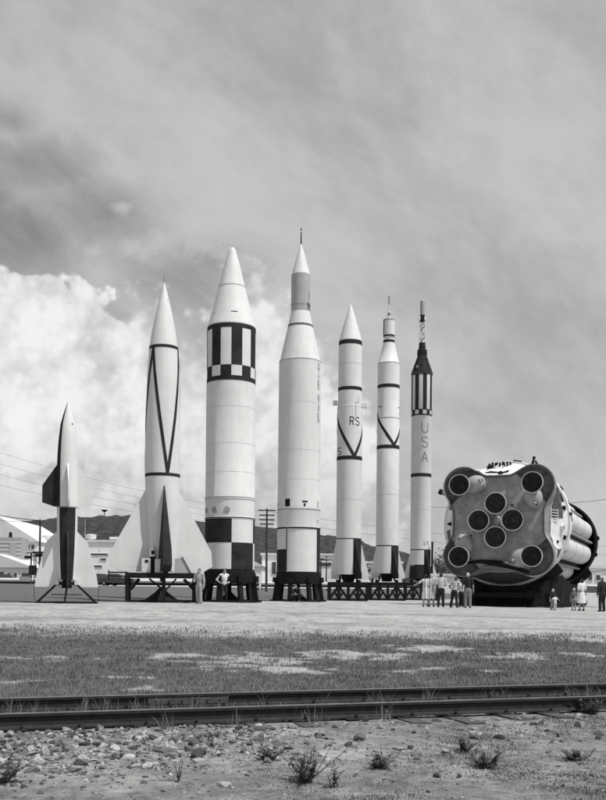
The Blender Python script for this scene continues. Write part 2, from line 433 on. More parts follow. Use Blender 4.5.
# ------------------------------------------------------------------ rocket kit
ROW = 'rockets standing upright in a row'
STANDS = 'launch stands under the rockets'
class Rocket:
    """measurements in photo pixels of one upright rocket, turned into metres"""
    def __init__(s, name, label, ax, base, S, cat='rocket'):
        s.S = S; s.base = base; s.ax = ax; d = FPX / S
        p = at(ax, base, d); s.x, s.y = p.x, d
        s.g = ground(s.x, s.y); s.zb = p.z
        s.rz = -math.atan2(s.x, s.y)
        s.root = thing(name, label, cat, (s.x, s.y, s.g), s.rz, ROW)
        s.prof = []
    def z(s, py): return (s.base - py) / s.S + (s.zb - s.g)
    def m(s, pr): return [(s.z(y), r / s.S) for y, r in pr]
    def setprof(s, pr): s.prof = sorted(s.m(pr)); s.pz = [p[0] for p in s.prof]; s.pr = [p[1] for p in s.prof]
    def r(s, z): return float(np.interp(z, s.pz, s.pr))
    def body(s, mb, y0, y1, mname, n=64, cap=False):
        za, zb = sorted((s.z(y0), s.z(y1)))
        zs = [za] + [z for z in s.pz if za + 1e-4 < z < zb - 1e-4] + [zb]
        # doubled radii at a step are kept apart by a hair
        mb.lathe([(z, s.r(z)) for z in zs], mname, n, cap=cap); return mb
    def sp(s, th, z, off): r = s.r(z) + off; return Vector((r * math.sin(th), -r * math.cos(th), z))
    def patch(s, mb, t0, t1, y0, y1, mname, off=0.010):
        """painted patch, angles in degrees (0 faces the photographer, + to the right)"""
        za, zb = sorted((s.z(y0), s.z(y1))); n = max(1, int(abs(t1 - t0) / 5))
        zs = [za] + [z for z in s.pz if za + 1e-4 < z < zb - 1e-4] + [zb]
        vs = []; fs = []
        for z in zs:
            for k in range(n + 1): vs.append(s.sp(R(t0 + (t1 - t0) * k / n), z, off))
        for j in range(len(zs) - 1):
            for k in range(n): fs.append((j * (n + 1) + k, j * (n + 1) + k + 1, (j + 1) * (n + 1) + k + 1, (j + 1) * (n + 1) + k))
        return mb.add(vs, fs, mname)
    def ring(s, mb, y0, y1, mname='black', off=0.010): return s.patch(mb, -180, 180, y0, y1, mname, off)
    def stroke(s, mb, pts, wpx, mname='black', off=0.014):
        """painted line through (degrees, photo row) points"""
        w_ = wpx / s.S / 2
        P = []
        for (t0, y0), (t1, y1) in zip(pts[:-1], pts[1:]):
            n = max(2, int(abs(t1 - t0) / 4) + 1)
            for k in range(n): P.append((R(t0 + (t1 - t0) * k / n), s.z(y0 + (y1 - y0) * k / n)))
        P.append((R(pts[-1][0]), s.z(pts[-1][1])))
        vs = []
        for i, (t, z) in enumerate(P):
            a = P[max(0, i - 1)]; c = P[min(len(P) - 1, i + 1)]; r = s.r(z)
            tx, tz = (c[0] - a[0]) * r, c[1] - a[1]; L = math.hypot(tx, tz) or 1
            nx_, nz_ = -tz / L * w_, tx / L * w_
            vs.append(s.sp(t + nx_ / r, z + nz_, off)); vs.append(s.sp(t - nx_ / r, z - nz_, off))
        fs = [(2 * i, 2 * i + 1, 2 * i + 3, 2 * i + 2) for i in range(len(P) - 1)]
        return mb.add(vs, fs, mname)
    def letter(s, mb, ch, tc, y0, y1, wpx, stroke, mname='black'):
        r = s.r(s.z((y0 + y1) / 2)) * s.S
        for line in GLYPH[ch]:
            s.stroke(mb, [(tc + math.degrees((px - 0.5) * wpx / r), y1 + (y0 - y1) * py) for px, py in line], stroke, mname, 0.012)
    def fin(s, mb, deg, pts, t, mname):
        """pts: (radius px, row, relative thickness)"""
        th = R(deg); u = Vector((math.sin(th), -math.cos(th), 0)); n = Vector((math.cos(th), math.sin(th), 0))
        P = [(r / s.S, s.z(y), k * t / 2) for r, y, k in pts]; m_ = len(P)
        vs = [u * r + Vector((0, 0, z)) - n * k for r, z, k in P] + [u * r + Vector((0, 0, z)) + n * k for r, z, k in P]
        fs = [tuple(range(m_ - 1, -1, -1)), tuple(range(m_, 2 * m_))] + [(i, (i + 1) % m_, m_ + (i + 1) % m_, m_ + i) for i in range(m_)]
        return mb.add(vs, fs, mname)
def arc(cx, cy, rx, ry, a0, a1, n=8): return [(cx + rx * math.cos(R(a0 + (a1 - a0) * i / n)), cy + ry * math.sin(R(a0 + (a1 - a0) * i / n))) for i in range(n + 1)]
GLYPH = {
    'U': [[(0, 1), (0, 0.25)] + arc(0.5, 0.25, 0.5, 0.25, 180, 360) + [(1, 1)]],
    'N': [[(0, 0), (0, 1)], [(0, 1), (1, 0)], [(1, 0), (1, 1)]],
    'I': [[(0.5, 0), (0.5, 1)]], 'T': [[(0, 1), (1, 1)], [(0.5, 1), (0.5, 0)]],
    'E': [[(0, 0), (0, 1)], [(0, 1), (1, 1)], [(0, 0.5), (0.8, 0.5)], [(0, 0), (1, 0)]],
    'D': [[(0, 0), (0, 1)], [(0, 1), (0.5, 1)] + arc(0.5, 0.5, 0.5, 0.5, 90, -90) + [(0, 0)]],
    'S': [arc(0.5, 0.75, 0.5, 0.25, 20, 270) + arc(0.5, 0.25, 0.5, 0.25, 90, -160)],
    'A': [[(0, 0), (0.5, 1)], [(0.5, 1), (1, 0)], [(0.2, 0.35), (0.8, 0.35)]],
    'R': [[(0, 0), (0, 1)], [(0, 1), (0.6, 1)] + arc(0.6, 0.75, 0.4, 0.25, 90, -90) + [(0, 0.5)], [(0.5, 0.5), (1, 0)]],
}
def stand_root(k, label, group=STANDS): return thing('launch_stand', label, 'stand', (k.x, k.y, k.g), k.rz, group)

# ---- 1 small winged rocket at the far left
k = Rocket('rocket', 'smallest rocket, winged, with dark left side and black lower panel, on tripod stand', 66.5, 605.5, 24.6)
k.setprof([(401.5, 0.1), (406, 1.7), (413, 4.0), (424.5, 7.1), (440, 8.9), (455, 9.8), (466, 10.2), (508, 10.2), (530, 9.9), (555, 9.0), (580, 7.4)])
mb = k.body(MB(), 401.5, 508, 'white'); k.patch(mb, -140, -44, 402.5, 507.5, 'black'); k.stroke(mb, [(10, 466), (10, 506)], 0.6, 'pale'); k.patch(mb, 30, 40, 424, 425.5, 'black')
mb.build('nose_body', k.root)
mb = k.body(MB(), 508, 580, 'white', cap=True); k.patch(mb, -47, 50, 508, 580, 'black'); k.patch(mb, 134, 226, 508, 580, 'black'); k.ring(mb, 507, 508, 'line')
mb.build('tail_body', k.root)
for deg, mt in ((-92, 'black'), (88, 'white'), (178, 'white'), (3, 'white')):
    w_ = MB(); k.fin(w_, deg, [(9.6, 464, 1), (24.4, 486, .4), (24.4, 503, .4), (12, 507, .6), (9.6, 506, 1)], 0.10, mt); w_.build('wing', k.root)
for deg, mt in ((-92, 'white'), (88, 'white'), (178, 'black'), (3, 'black')):
    w_ = MB(); k.fin(w_, deg, [(9.6, 531, 1), (20, 542, .6), (29, 575, .5), (31, 587, .5), (6.5, 587, 1)], 0.09, mt); w_.build('tail_fin', k.root)
nz = MB(); nz.lathe(k.m([(588, 5.2), (580, 4.0)]), 'dark', 24, cap=True); nz.build('nozzle', k.root)
st_ = thing('launch_stand', 'low dark tubular tripod stand under the smallest rocket', 'stand', (k.x, k.y, k.g), k.rz, STANDS)
def pp(kk, dx, py, dy=0.0): return Vector((dx / kk.S, dy / kk.S, max(0.02, kk.z(py))))
mb = MB()
C4 = [(-29, 605, -12), (29, 605, -12), (29, 605, 34), (-29, 605, 34)]
for i in range(4):
    a, b_ = C4[i], C4[(i + 1) % 4]; mb.tube(pp(k, a[0], a[1], a[2]), pp(k, b_[0], b_[1], b_[2]), 0.045, 0.045, 'dark', 8)
mb.build('base_frame', st_)
for a in C4:
    l_ = MB(); l_.tube(pp(k, a[0], a[1], a[2]), pp(k, a[0] * 0.26, 582, a[2] * 0.15), 0.04, 0.04, 'dark', 8); l_.build('leg', st_)
l_ = MB(); l_.tube(pp(k, -2, 605, -12), pp(k, 1, 582, -4), 0.04, 0.04, 'dark', 8); l_.build('leg', st_)
for dy in (-8, 18): mb = MB(); mb.tube(pp(k, -15, 594.5, dy), pp(k, 15, 594.5, dy), 0.02, 0.02, 'dark', 6); mb.build('brace', st_)
mb = MB(); mb.lathe([(k.z(585), 0.36), (k.z(581.5), 0.36)], 'dark', 24, cap=True)
for s_ in (-1, 1): mb.box(pp(k, s_ * 9.5, 582, -3), (0.16, 0.2, 0.22), 'white2')
mb.build('support_ring', st_)
for s_ in (-1, 1):
    mb = MB(); p = pp(k, s_ * 30.5, 605, -6); mb.tube(p, pp(k, s_ * 31.5, 586, 0), 0.012, 0.012, 'dark', 6); mb.build('tie_down_cable', st_)

# ---- 2 rocket with big swept tail fins
k = Rocket('rocket', 'rocket with huge white tail fins and thin black V lines around its middle', 161.5, 602, 20.9)
k.setprof([(282, 0.1), (287, 1.6), (295, 3.8), (305, 6.2), (314, 8.2), (332, 11.9), (349, 14.3), (375, 16.1), (414, 17.1), (452, 17.4), (476, 17.3), (490, 16.9), (506, 16.3), (532, 14.1), (554, 12.2), (571, 10.6)])
mb = k.body(MB(), 282, 348, 'white'); k.patch(mb, 40, 50, 300, 301.5, 'line'); mb.tube((0, 0, k.z(283)), (0, 0, k.z(276)), 0.012, 0.008, 'dark', 6); mb.build('nose_cone', k.root)
mb = k.body(MB(), 348, 477, 'white'); k.ring(mb, 347.5, 350.5); k.ring(mb, 474.5, 477.5)
for tb in (16, 136, 256):
    k.stroke(mb, [(tb - 60, 349.5), (tb, 475)], 3.0); k.stroke(mb, [(tb, 475), (tb + 60, 349.5)], 3.0, off=0.018)
mb.build('body', k.root)
mb = k.body(MB(), 477, 571, 'white', cap=True); mb.build('tail_body', k.root)
for deg, mt in ((-82, 'white'), (98, 'white'), (188, 'black'), (6, 'black')):
    w_ = MB(); t = 0.16 if mt == 'white' else 0.42
    if mt == 'white': k.fin(w_, deg, [(15.5, 488, .25), (50, 551, .4), (51, 566, .6), (41, 572, .9), (9, 572, 1)], t, mt)
    else: k.fin(w_, deg, [(16.4, 486, .08), (50, 551, .9), (51, 566, 1), (41, 572, 1), (9, 572, 1.3)], t, mt)
    if mt == 'white':
        k.fin(w_, deg, [(18, 566.5, 1), (49, 566.5, .62), (49, 567, .62), (18, 567, 1)], t + .004, 'seam2')
    w_.build('tail_fin', k.root)
nz = MB(); nz.lathe(k.m([(578, 7.6), (571, 6.4), (566, 4)]), 'dark', 28, cap=True); nz.build('nozzle', k.root)
st_ = thing('launch_stand', 'wide black timber table with diagonal braces under the big finned rocket', 'stand', (k.x, k.y, k.g), k.rz, STANDS)
mb = MB()
for dy in (-30, 0, 30): mb.beam(pp(k, -35, 575.5, dy), pp(k, 36, 575.5, dy), 0.20, 0.2, 'dark')
for dx in (-34, 0, 34): mb.beam(pp(k, dx, 579, -32), pp(k, dx, 579, 32), 0.16, 0.18, 'dark')
mb.build('table_frame', st_)
for dx in (-33, 2, 33):
    for dy in (-29, 29):
        l_ = MB(); a, b_ = pp(k, dx, 602, dy), pp(k, dx, 578, dy); l_.beam(a, b_, 0.17, 0.17, 'dark'); l_.build('leg', st_)
for dy in (-29, 29):
    for a, b_ in ((-31, -22), (2, -12), (4, 14), (33, 22)):
        l_ = MB(); l_.beam(pp(k, a, 590, dy), pp(k, b_, 579, dy), 0.08, 0.08, 'dark'); l_.build('brace', st_)
for dy in (-29, 29): mb = MB(); mb.beam(pp(k, -33, 601, dy), pp(k, 33, 601, dy), 0.14, 0.10, 'dark'); mb.build('sill', st_)
mb = MB(); mb.tube(pp(k, -52, 573, -10), pp(k, -33, 573, -10), 0.035, 0.035, 'dark', 8); mb.tube(pp(k, -52, 576.5, -10), pp(k, -33, 576.5, -10), 0.03, 0.03, 'dark', 8)
mb.tube(pp(k, -51.5, 571, -10), pp(k, -51.5, 581, -10), 0.03, 0.03, 'dark', 8); mb.build('handrail', st_)
mb = MB(); mb.lathe([(0.02, 0.95), (0.12, 0.8), (0.45, 0.35), (0.72, 0.08), (0.74, 0.01)], 'dark', 20); mb.build('flame_deflector', st_)
V2 = k
def cabinet(dx, w_, y0, label, dial):
    p = k.root.matrix_basis @ pp(k, dx, 574, -24); h = (571 - y0) / k.S
    t = thing('equipment_cabinet', label, 'cabinet', (p.x, p.y, k.g + k.z(573.4)), k.rz)
    c = MB(); c.box((0, 0, h / 2), (w_ / k.S, 0.42, h), 'white'); c.build('cabinet_body', t, smooth=False)
    if dial: c = MB(); c.box((0.02, -0.215, h * 0.8), (0.16, 0.02, 0.13), 'dark'); c.build('dial_panel', t, smooth=False)
    else: c = MB(); c.box((0, -0.215, h * 0.5), (w_ / k.S * 0.8, 0.02, h * 0.86), 'white2'); c.build('door', t, smooth=False)
cabinet(-15, 8.5, 557, 'white equipment cabinet with dark dial panel on the finned rocket stand', True)
cabinet(-2.5, 8.5, 557.5, 'plain white cabinet beside the black fin on the finned rocket stand', False)
t = thing('canister', 'small white pointed canister on black box between the two cabinets', 'canister', k.root.matrix_basis @ Vector((-8.6 / k.S, -1.0, k.z(573.4) - k.g * 0)), k.rz)
c = MB(); c.box((0, 0, 0.38), (0.30, 0.3, 0.76), 'dark'); c.build('box', t, smooth=False)
c = MB(); c.lathe([(0.76, 0.16), (1.0, 0.17), (1.15, 0.12), (1.34, 0.03)], 'white', 20, cap=True); c.box((0.0, -0.165, 0.95), (0.16, 0.03, 0.16), 'dark'); c.build('canister', t)
t = thing('leaning_board', 'grey slanted board leaning between the black fin and the right fin', 'board', k.root.matrix_basis @ Vector((20 / k.S, -0.9, k.z(573.4))), k.rz)
c = MB(); c.prism([(-0.36, 0), (0.36, 0), (-0.05, 0.74), (-0.36, 0.68)], lambda a, b_, s_: Vector((a, s_ * 0.03 + b_ * 0.25, b_)), 0, 'wallgrey'); c.beam((0.40, -0.06, 0), (-0.02, 0.13, 0.78), 0.05, 0.04, 'dark'); c.build('panel', t, smooth=False)

# ---- 3 fat rocket with checker band
k = Rocket('rocket', 'fattest rocket, blunt nose, black and white striped band high on its body', 229.3, 601, 18.7)
k.setprof([(247.3, 0.3), (248.3, 2.2), (250.5, 3.5), (253, 4.2), (268, 8.4), (288, 13.4), (310, 18.9), (327.5, 23.9), (331, 24.2), (384, 24.2), (384.2, 24.4), (498, 24.6), (499, 25.1), (500.5, 25.1), (501, 24.5), (518, 24.5), (518.3, 25.0), (520, 25.0), (520.3, 24.6), (569.5, 24.6)])
mb = k.body(MB(), 247.3, 327.5, 'white'); k.ring(mb, 287.6, 288.3, 'line'); k.patch(mb, -2, 16, 316.8, 317.6, 'dark'); k.patch(mb, -60, -50, 317, 317.6, 'line'); mb.build('nose_cone', k.root)
mb = k.body(MB(), 327.5, 519, 'white')
k.ring(mb, 329, 333.4); k.ring(mb, 380.5, 385)
dv = 360 / 14
for i in range(14):
    (k.patch(mb, i * dv, (i + 1) * dv, 333.4, 370, 'black') if i % 2 == 0 else k.patch(mb, i * dv, (i + 1) * dv, 370, 380.5, 'black'))
for y in (410, 446, 474): k.ring(mb, y, y + 0.3, 'seam2', 0.006)
k.ring(mb, 498.5, 499.2, 'line', 0.012)
k.stroke(mb, [(-82, 386), (-82, 518)], 0.9, 'pale')
for th in (-72, -38, -7):
    c0 = k.sp(R(th), k.z(511.5), 0.0); u = Vector((math.sin(R(th)), -math.cos(R(th)), 0))
    mb.tube(c0 - u * 0.05, c0 + u * 0.03, 0.16, 0.16, 'line', 20); mb.tube(c0 + u * 0.02, c0 + u * 0.036, 0.11, 0.11, 'pale', 20)
mb.build('body', k.root)
mb = k.body(MB(), 519, 569.5, 'white', cap=True)
k.ring(mb, 518.6, 519.6, 'dark', 0.004)
k.patch(mb, -100, 4, 520, 543.5, 'black'); k.patch(mb, 68, 170, 520, 543.5, 'black'); k.patch(mb, 4, 68, 543.5, 569.5, 'black'); k.patch(mb, -170, -64, 543.5, 569.5, 'black')
mb.build('tail_section', k.root)
def drum_stand(k, label, ytop, ymid, rpx, legs):
    t = thing('launch_stand', label, 'stand', (k.x, k.y, k.g), k.rz, STANDS)
    c = MB(); c.lathe([(k.z(ymid), rpx / k.S * 0.99), (k.z(ymid - 4), rpx / k.S * 1.02), (k.z(ytop + 0.6), rpx / k.S * 1.0)], 'dark', 40, cap=True); c.build('support_drum', t)
    for a in legs:
        c = MB(); u = Vector((math.sin(R(a)), -math.cos(R(a)), 0)); r = rpx / k.S
        top = u * r * 0.98; foot = u * (r * 1.10)
        c.beam(Vector((foot.x, foot.y, 0.03)), Vector((top.x, top.y, k.z(ymid - 3))), 0.22, 0.26, 'dark'); c.box((foot.x, foot.y, 0.06), (0.5, 0.5, 0.12), 'dark', Matrix.Rotation(R(a), 3, 'Z'))
        c.box((u.x * r * 1.06, u.y * r * 1.06, k.z(ymid - 4)), (0.34, 0.30, 0.32), 'dark', Matrix.Rotation(R(a), 3, 'Z')); c.build('leg', t)
    c = MB(); c.lathe([(0.02, rpx / k.S * 1.12), (0.10, rpx / k.S * 1.12), (0.10, rpx / k.S * 0.8), (0.02, rpx / k.S * 0.8)], 'dark', 36); c.build('base_ring', t)
    c = MB(); c.lathe([(0.05, 0.7), (0.35, 0.3), (0.62, 0.05)], 'dark', 16); c.build('flame_deflector', t)
    return t
drum_stand(k, 'black drum shaped stand with thick legs under the fattest rocket', 569.5, 583, 25.2, (-78, -22, 24, 74, 130, 180, 230))
JUP = k

# ---- 4 tallest rocket
k = Rocket('rocket', 'tallest rocket with stepped cones and a thin antenna on its tip', 298.0, 601, 16.1)
k.setprof([(243.5, 0.2), (250, 2.3), (258, 4.6), (268, 7.4), (275, 9.2), (275.4, 9.5), (312, 9.5), (312.3, 9.3), (320, 10.9), (327, 12.4), (328, 12.6), (345, 16.6), (362, 20.3), (362.3, 20.9), (430, 21.1), (508, 21.3), (510, 21.7), (511.5, 21.4), (528, 21.5), (528.3, 21.9), (529.6, 21.9), (530, 21.4), (572, 21.5)])
mb = k.body(MB(), 243.5, 275, 'white'); mb.build('nose_cone', k.root)
mb = MB(); mb.path([(0, 0, k.z(244)), (0, 0, k.z(232))], [0.04, 0.03], 'dark', 8); mb.path([(0, 0, k.z(232)), (0, 0, k.z(230.5))], [0.015, 0.015], 'steel', 6); mb.ell((0, 0, k.z(229.4)), (0.045, 0.045, 0.08), 'dark', 10, 6); mb.build('antenna', k.root)
mb = k.body(MB(), 275, 312, 'grey'); k.ring(mb, 305.8, 306.6, 'line'); k.letter(mb, 'N', 62, 304, 311, 4.2, 1.0); k.stroke(mb, [(62, 294), (62, 301)], 1.0, 'line'); mb.build('upper_stage', k.root)
mb = k.body(MB(), 312, 362, 'white')
k.ring(mb, 325.8, 327.8, 'line', 0.012)
for i in range(32): k.patch(mb, i * 11.25, i * 11.25 + 7, 325.9, 327.7, 'black', 0.018)
mb.build('adapter_cone', k.root)
mb = k.body(MB(), 362, 529, 'white2'); k.ring(mb, 362.6, 363.2, 'line'); k.ring(mb, 510.2, 511, 'line', 0.012)
for y in (405, 452, 481): k.ring(mb, y, y + 0.3, 'seam2', 0.006)
for i, ch in enumerate('UNITED STATES'):
    if ch != ' ': k.letter(mb, ch, 62, 364.5 + i * 4.65, 368 + i * 4.65, 3.3, 0.8, 'line')
k.patch(mb, -39, -24, 500.5, 508, 'dark'); k.patch(mb, 9, 24, 502.5, 504, 'dark'); k.patch(mb, 13, 18, 505, 508, 'dark'); k.patch(mb, 60, 65, 502, 509, 'line'); k.patch(mb, -80, -74, 503, 507, 'dark'); k.patch(mb, 58, 62, 520, 524, 'line')
k.ring(mb, 528.2, 529.8, 'dark', 0.006)
mb.build('body', k.root)
mb = k.body(MB(), 529, 572, 'white', cap=True)
k.stroke(mb, [(-33, 530), (-33, 571)], 1.0); k.patch(mb, -120, -33, 550, 572, 'black'); k.patch(mb, 57, 125, 530, 572, 'black'); k.patch(mb, 125, 185, 550, 572, 'black')
mb.build('tail_section', k.root)
drum_stand(k, 'black drum shaped stand under the tallest rocket', 571.5, 584, 21.9, (-76, -20, 28, 78, 130, 180, 230))
JUNO = k

# ---- 5, 6, 7: slim rockets with four trapezoid fins on trestle stands
def slim_tail(k, ytop, r, span, ybot, yblk):
    mb = k.body(MB(), ytop, yblk, 'white', cap=True)
    k.ring(mb, ytop - 0.4, ytop + 0.5, 'dark', 0.006)
    k.patch(mb, 21, 172, ytop + 0.6, yblk, 'black')
    mb.build('tail_section', k.root)
    h = ybot - ytop
    for deg, mt, sp_ in ((-76, 'white', span * .86), (33, 'black', span), (106, 'white', span * .9), (212, 'white', span)):
        w_ = MB(); k.fin(w_, deg, [(r * 0.97, ytop + 1, .8), (r + (sp_ - r) * 0.5, ytop + h * .5, .5), (sp_, ybot - h * .12, .5), (sp_, ybot, .6), (r * 0.9, ybot, 1)], 0.14, mt)
        w_.build('tail_fin', k.root)
    e = MB(); e.lathe(k.m([(ybot + 3, r * .42), (yblk, r * .62), (yblk - 2, r * .7)]), 'dark', 28, cap=True)
    for a in (-20, 70, 160, 250):
        u = Vector((math.sin(R(a)), -math.cos(R(a)), 0)) * (r * .72 / k.S); e.box(u + Vector((0, 0, k.z(ybot - 0.5))), (0.14, 0.14, 0.5), 'dark')
    e.build('engine', k.root)
def trestle(k, x0, x1, label, ytop=582, ybot=600):
    t = thing('launch_stand', label, 'stand', (k.x, k.y, k.g), k.rz, STANDS)
    def q3(dx, py, dy): return Vector((dx / k.S, dy / k.S, max(0.06, k.z(py))))
    W = (x1 - x0) / 2 * 0.85
    c = MB()
    for dy in (-W, W): c.beam(q3(x0, ytop + 2, dy), q3(x1, ytop + 2, dy), 0.26, 0.26, 'dark')
    for dx in (x0, x0 * .35 + x1 * .65 - 3, x1): c.beam(q3(dx, ytop + 2, -W), q3(dx, ytop + 2, W), 0.22, 0.24, 'dark')
    c.build('table_frame', t)
    for dy in (-W, W): c = MB(); c.beam(q3(x0, ybot, dy), q3(x1, ybot, dy), 0.22, 0.22, 'dark'); c.build('sill', t)
    for dy in (-W, W):
        n = 4
        for i in range(n + 1):
            dx = x0 + (x1 - x0) * i / n; l_ = MB(); l_.beam(q3(dx, ybot, dy), q3(dx, ytop + 2, dy), 0.22, 0.22, 'dark'); l_.build('post', t)
        for i in range(n):
            a, b_ = x0 + (x1 - x0) * i / n, x0 + (x1 - x0) * (i + 1) / n
            if i % 2: a, b_ = b_, a
            l_ = MB(); l_.beam(q3(a, ybot - 1, dy), q3(b_, ytop + 4, dy), 0.17, 0.17, 'dark'); l_.build('brace', t)
            mid = q3((a + b_) / 2, (ybot + ytop) / 2, dy); l_ = MB(); l_.beam(q3(b_, ybot - 1, dy), mid, 0.14, 0.14, 'dark'); l_.build('brace', t)
    for sx in (-0.5, 0.5):
        c = MB(); c.lathe([(k.z(ytop + 1), 0.14), (k.z(ytop - 2.2), 0.14)], 'dark', 12, c=(sx * (x1 - x0) / k.S * 0.55, -0.4, 0), cap=True); c.build('jack', t)
    return t
# 5
k = Rocket('rocket', 'slim rocket with smooth pointed nose, lettered RS beside a black V', 348.2, 600.5, 13.9)
k.setprof([(303.6, 0.15), (308, 1.7), (318, 4.9), (330, 8.4), (338, 10.6), (341, 11.4), (346, 11.5), (407.4, 12.0), (407.8, 12.5), (458, 12.6), (539, 12.5), (574, 12.5)])
mb = k.body(MB(), 303.6, 341, 'white', cap=False); mb.build('nose_cone', k.root)
mb = k.body(MB(), 341, 407.6, 'white'); k.ring(mb, 342, 346.2); k.ring(mb, 388.4, 391.8); k.ring(mb, 365, 365.4, 'seam', .006)
k.stroke(mb, [(45, 397), (45, 404)], .5, 'line'); k.stroke(mb, [(45, 404), (28, 404.2)], .5, 'line'); k.stroke(mb, [(28, 404.2), (28, 407)], .5, 'line')
mb.build('forward_body', k.root)
mb = k.body(MB(), 407.6, 539, 'white'); k.ring(mb, 407.8, 408.3, 'line', .006)
for c0 in (22, 202):
    k.stroke(mb, [(c0, 458), (c0 - 90 if c0 > 30 else -92, 413)], 3.0); k.stroke(mb, [(c0, 458), (c0 + 74, 425)], 3.0, off=0.018)
k.ring(mb, 457.2, 461); k.letter(mb, 'R', 10, 419, 427, 3.7, 0.9); k.letter(mb, 'S', 38, 419, 427, 4.2, 0.9); k.letter(mb, 'S', -54, 449, 456, 5.0, 0.9); k.stroke(mb, [(28, 408), (28, 418)], .5, 'line')
k.ring(mb, 500, 500.4, 'seam', .006)
mb.build('body', k.root)
for s_, y in ((-1, 403), (1, 405.6)):
    c = MB(); c.box((s_ * 14.6 / k.S, 0, k.z(y)), (4.6 / k.S, 0.36, 4.2 / k.S), 'white'); c.build('side_vane', k.root, smooth=False)
slim_tail(k, 539, 12.5, 23.5, 579, 574.5)
trestle(k, -19, 19, 'black trestle stand under the slim rocket lettered RS')
# 6
k = Rocket('rocket', 'slim rocket topped by a small drum and thin spike, black V on its body', 386.7, 600, 12.4)
k.setprof([(295.8, .6), (296.2, 1.15), (304, 1.15), (304.3, .6), (311.5, .6), (312, 1.2), (318, 1.4), (319.5, 1.0), (319.8, 5.6), (337.4, 5.6), (337.6, 4.9), (340.4, 4.9), (340.6, 5.6), (343.2, 5.6), (363.6, 10.5), (364, 10.9), (418.7, 11.0), (419.2, 11.2), (546, 11.2), (575, 11.2)])
mb = k.body(MB(), 295.8, 304, 'grey', 20, True); k.body(mb, 304, 319.5, 'white', 20)
for i in range(6): k.patch(mb, i * 60, i * 60 + 28, 313, 316, 'dark', .02)
mb.build('spike', k.root)
mb = k.body(MB(), 319.5, 343, 'white'); k.ring(mb, 319.9, 321, 'line'); k.ring(mb, 335.6, 337.3, 'black'); k.ring(mb, 340.7, 343.1, 'black'); k.patch(mb, -150, -58, 320, 337, 'black'); mb.build('spinning_drum', k.root)
mb = k.body(MB(), 343, 364, 'white'); mb.build('adapter_cone', k.root)
mb = k.body(MB(), 364, 546, 'white'); k.ring(mb, 364, 364.6, 'line'); k.ring(mb, 385.8, 389.2); k.ring(mb, 446.2, 449.8); k.ring(mb, 418.8, 419.6, 'line', .010)
k.patch(mb, -62, -36, 407.6, 408.4, 'dark'); k.patch(mb, 62, 84, 408, 408.8, 'dark'); k.ring(mb, 495, 495.4, 'seam', .006)
for c0 in (31, 211):
    k.stroke(mb, [(c0, 446.5), (c0 - 121, 412)], 2.8); k.stroke(mb, [(c0, 446.5), (c0 + 62, 428)], 2.8, off=.018)
mb.build('body', k.root)
slim_tail(k, 546, 11.2, 20.5, 578.5, 573.5)
trestle(k, -16.5, 18.5, 'black trestle stand under the slim rocket with the spike on top')
# 7
k = Rocket('rocket', 'slim rocket lettered USA carrying a black capsule with a lattice tower', 420.0, 600, 11.2)
k.setprof([(343.2, 3.2), (349.8, 3.4), (350, 4.8), (356, 4.9), (356.4, 4.6), (363, 7.0), (373.2, 10.6), (373.4, 11.0), (374.6, 11.0), (374.8, 10.3), (416.6, 10.3), (417, 10.1), (550, 10.1), (565, 10.1)])
mb = k.body(MB(), 343.2, 374.6, 'black', 40, True)
for y in (347, 353, 360, 366): k.ring(mb, y, y + .5, 'dark', .02)
for a in range(-160, 200, 40): k.stroke(mb, [(a, 357), (a, 373)], .5, 'dark', .02)
k.patch(mb, -42, -24, 366, 369.5, 'shroud', .016)
mb.build('capsule', k.root)
tw = MB(); zt, z0 = k.z(321), k.z(343.4); rr = 3.1 / k.S; lv = [z0 + (zt - z0) * i / 4 for i in range(5)]
cs3 = [(rr * math.sin(R(a)), -rr * math.cos(R(a))) for a in (-60, 60, 180)]
for x_, y_ in cs3: tw.tube((x_ * 1.05, y_ * 1.05, z0), (x_ * .92, y_ * .92, zt), .045, .045, 'white2', 6)
for i in range(4):
    for j in range(3):
        a, b_ = cs3[j], cs3[(j + 1) % 3]
        tw.tube((a[0], a[1], lv[i]), (b_[0], b_[1], lv[i + 1]), .03, .03, 'white2' if (i + j) % 2 else 'dark', 6); tw.tube((a[0], a[1], lv[i + 1]), (b_[0], b_[1], lv[i + 1]), .03, .03, 'white2', 6)
tp = tw.build('escape_tower', k.root)
mo = MB(); mo.lathe([(k.z(y), r / k.S) for y, r in ((321.5, 3.3), (319, 2.8), (315.3, 2.3))], 'dark', 20, cap=True)
for a in (-60, 60, 180):
    u = Vector((math.sin(R(a)), -math.cos(R(a)), 0)); mo.lathe([(k.z(320.6), .09), (k.z(317), .05)], 'white2', 10, c=(u.x * .24, u.y * .24, 0), cap=True)
mo.lathe([(k.z(y), r / k.S) for y, r in ((315.3, 2.4), (301.4, 2.4), (300.9, 2.0), (299.6, .9))], 'pale', 24, cap=True); mo.build('escape_motor', tp)
mb = k.body(MB(), 374.6, 416.8, 'white')
for i in range(16):
    a = 6 + 22.5 * i
    (k.patch(mb, a, a + 22.5, 375.2, 411.2, 'black') if i % 2 == 0 else k.patch(mb, a, a + 22.5, 411.2, 415.6, 'black'))
k.ring(mb, 374.8, 376.2, 'black', .014); k.ring(mb, 410.8, 411.4, 'black', .014); k.ring(mb, 415.6, 416.8, 'black', .014)
mb.build('adapter', k.root)
mb = k.body(MB(), 416.8, 550, 'white'); k.stroke(mb, [(14, 417), (14, 420)], 1.0, 'line')
k.letter(mb, 'U', 20.0, 424, 434, 6.4, 1.0, 'usa'); k.letter(mb, 'S', 20.0, 438.4, 448.4, 6.4, 1.0, 'usa'); k.letter(mb, 'A', 20.0, 453.2, 463.4, 6.4, 1.0, 'usa')
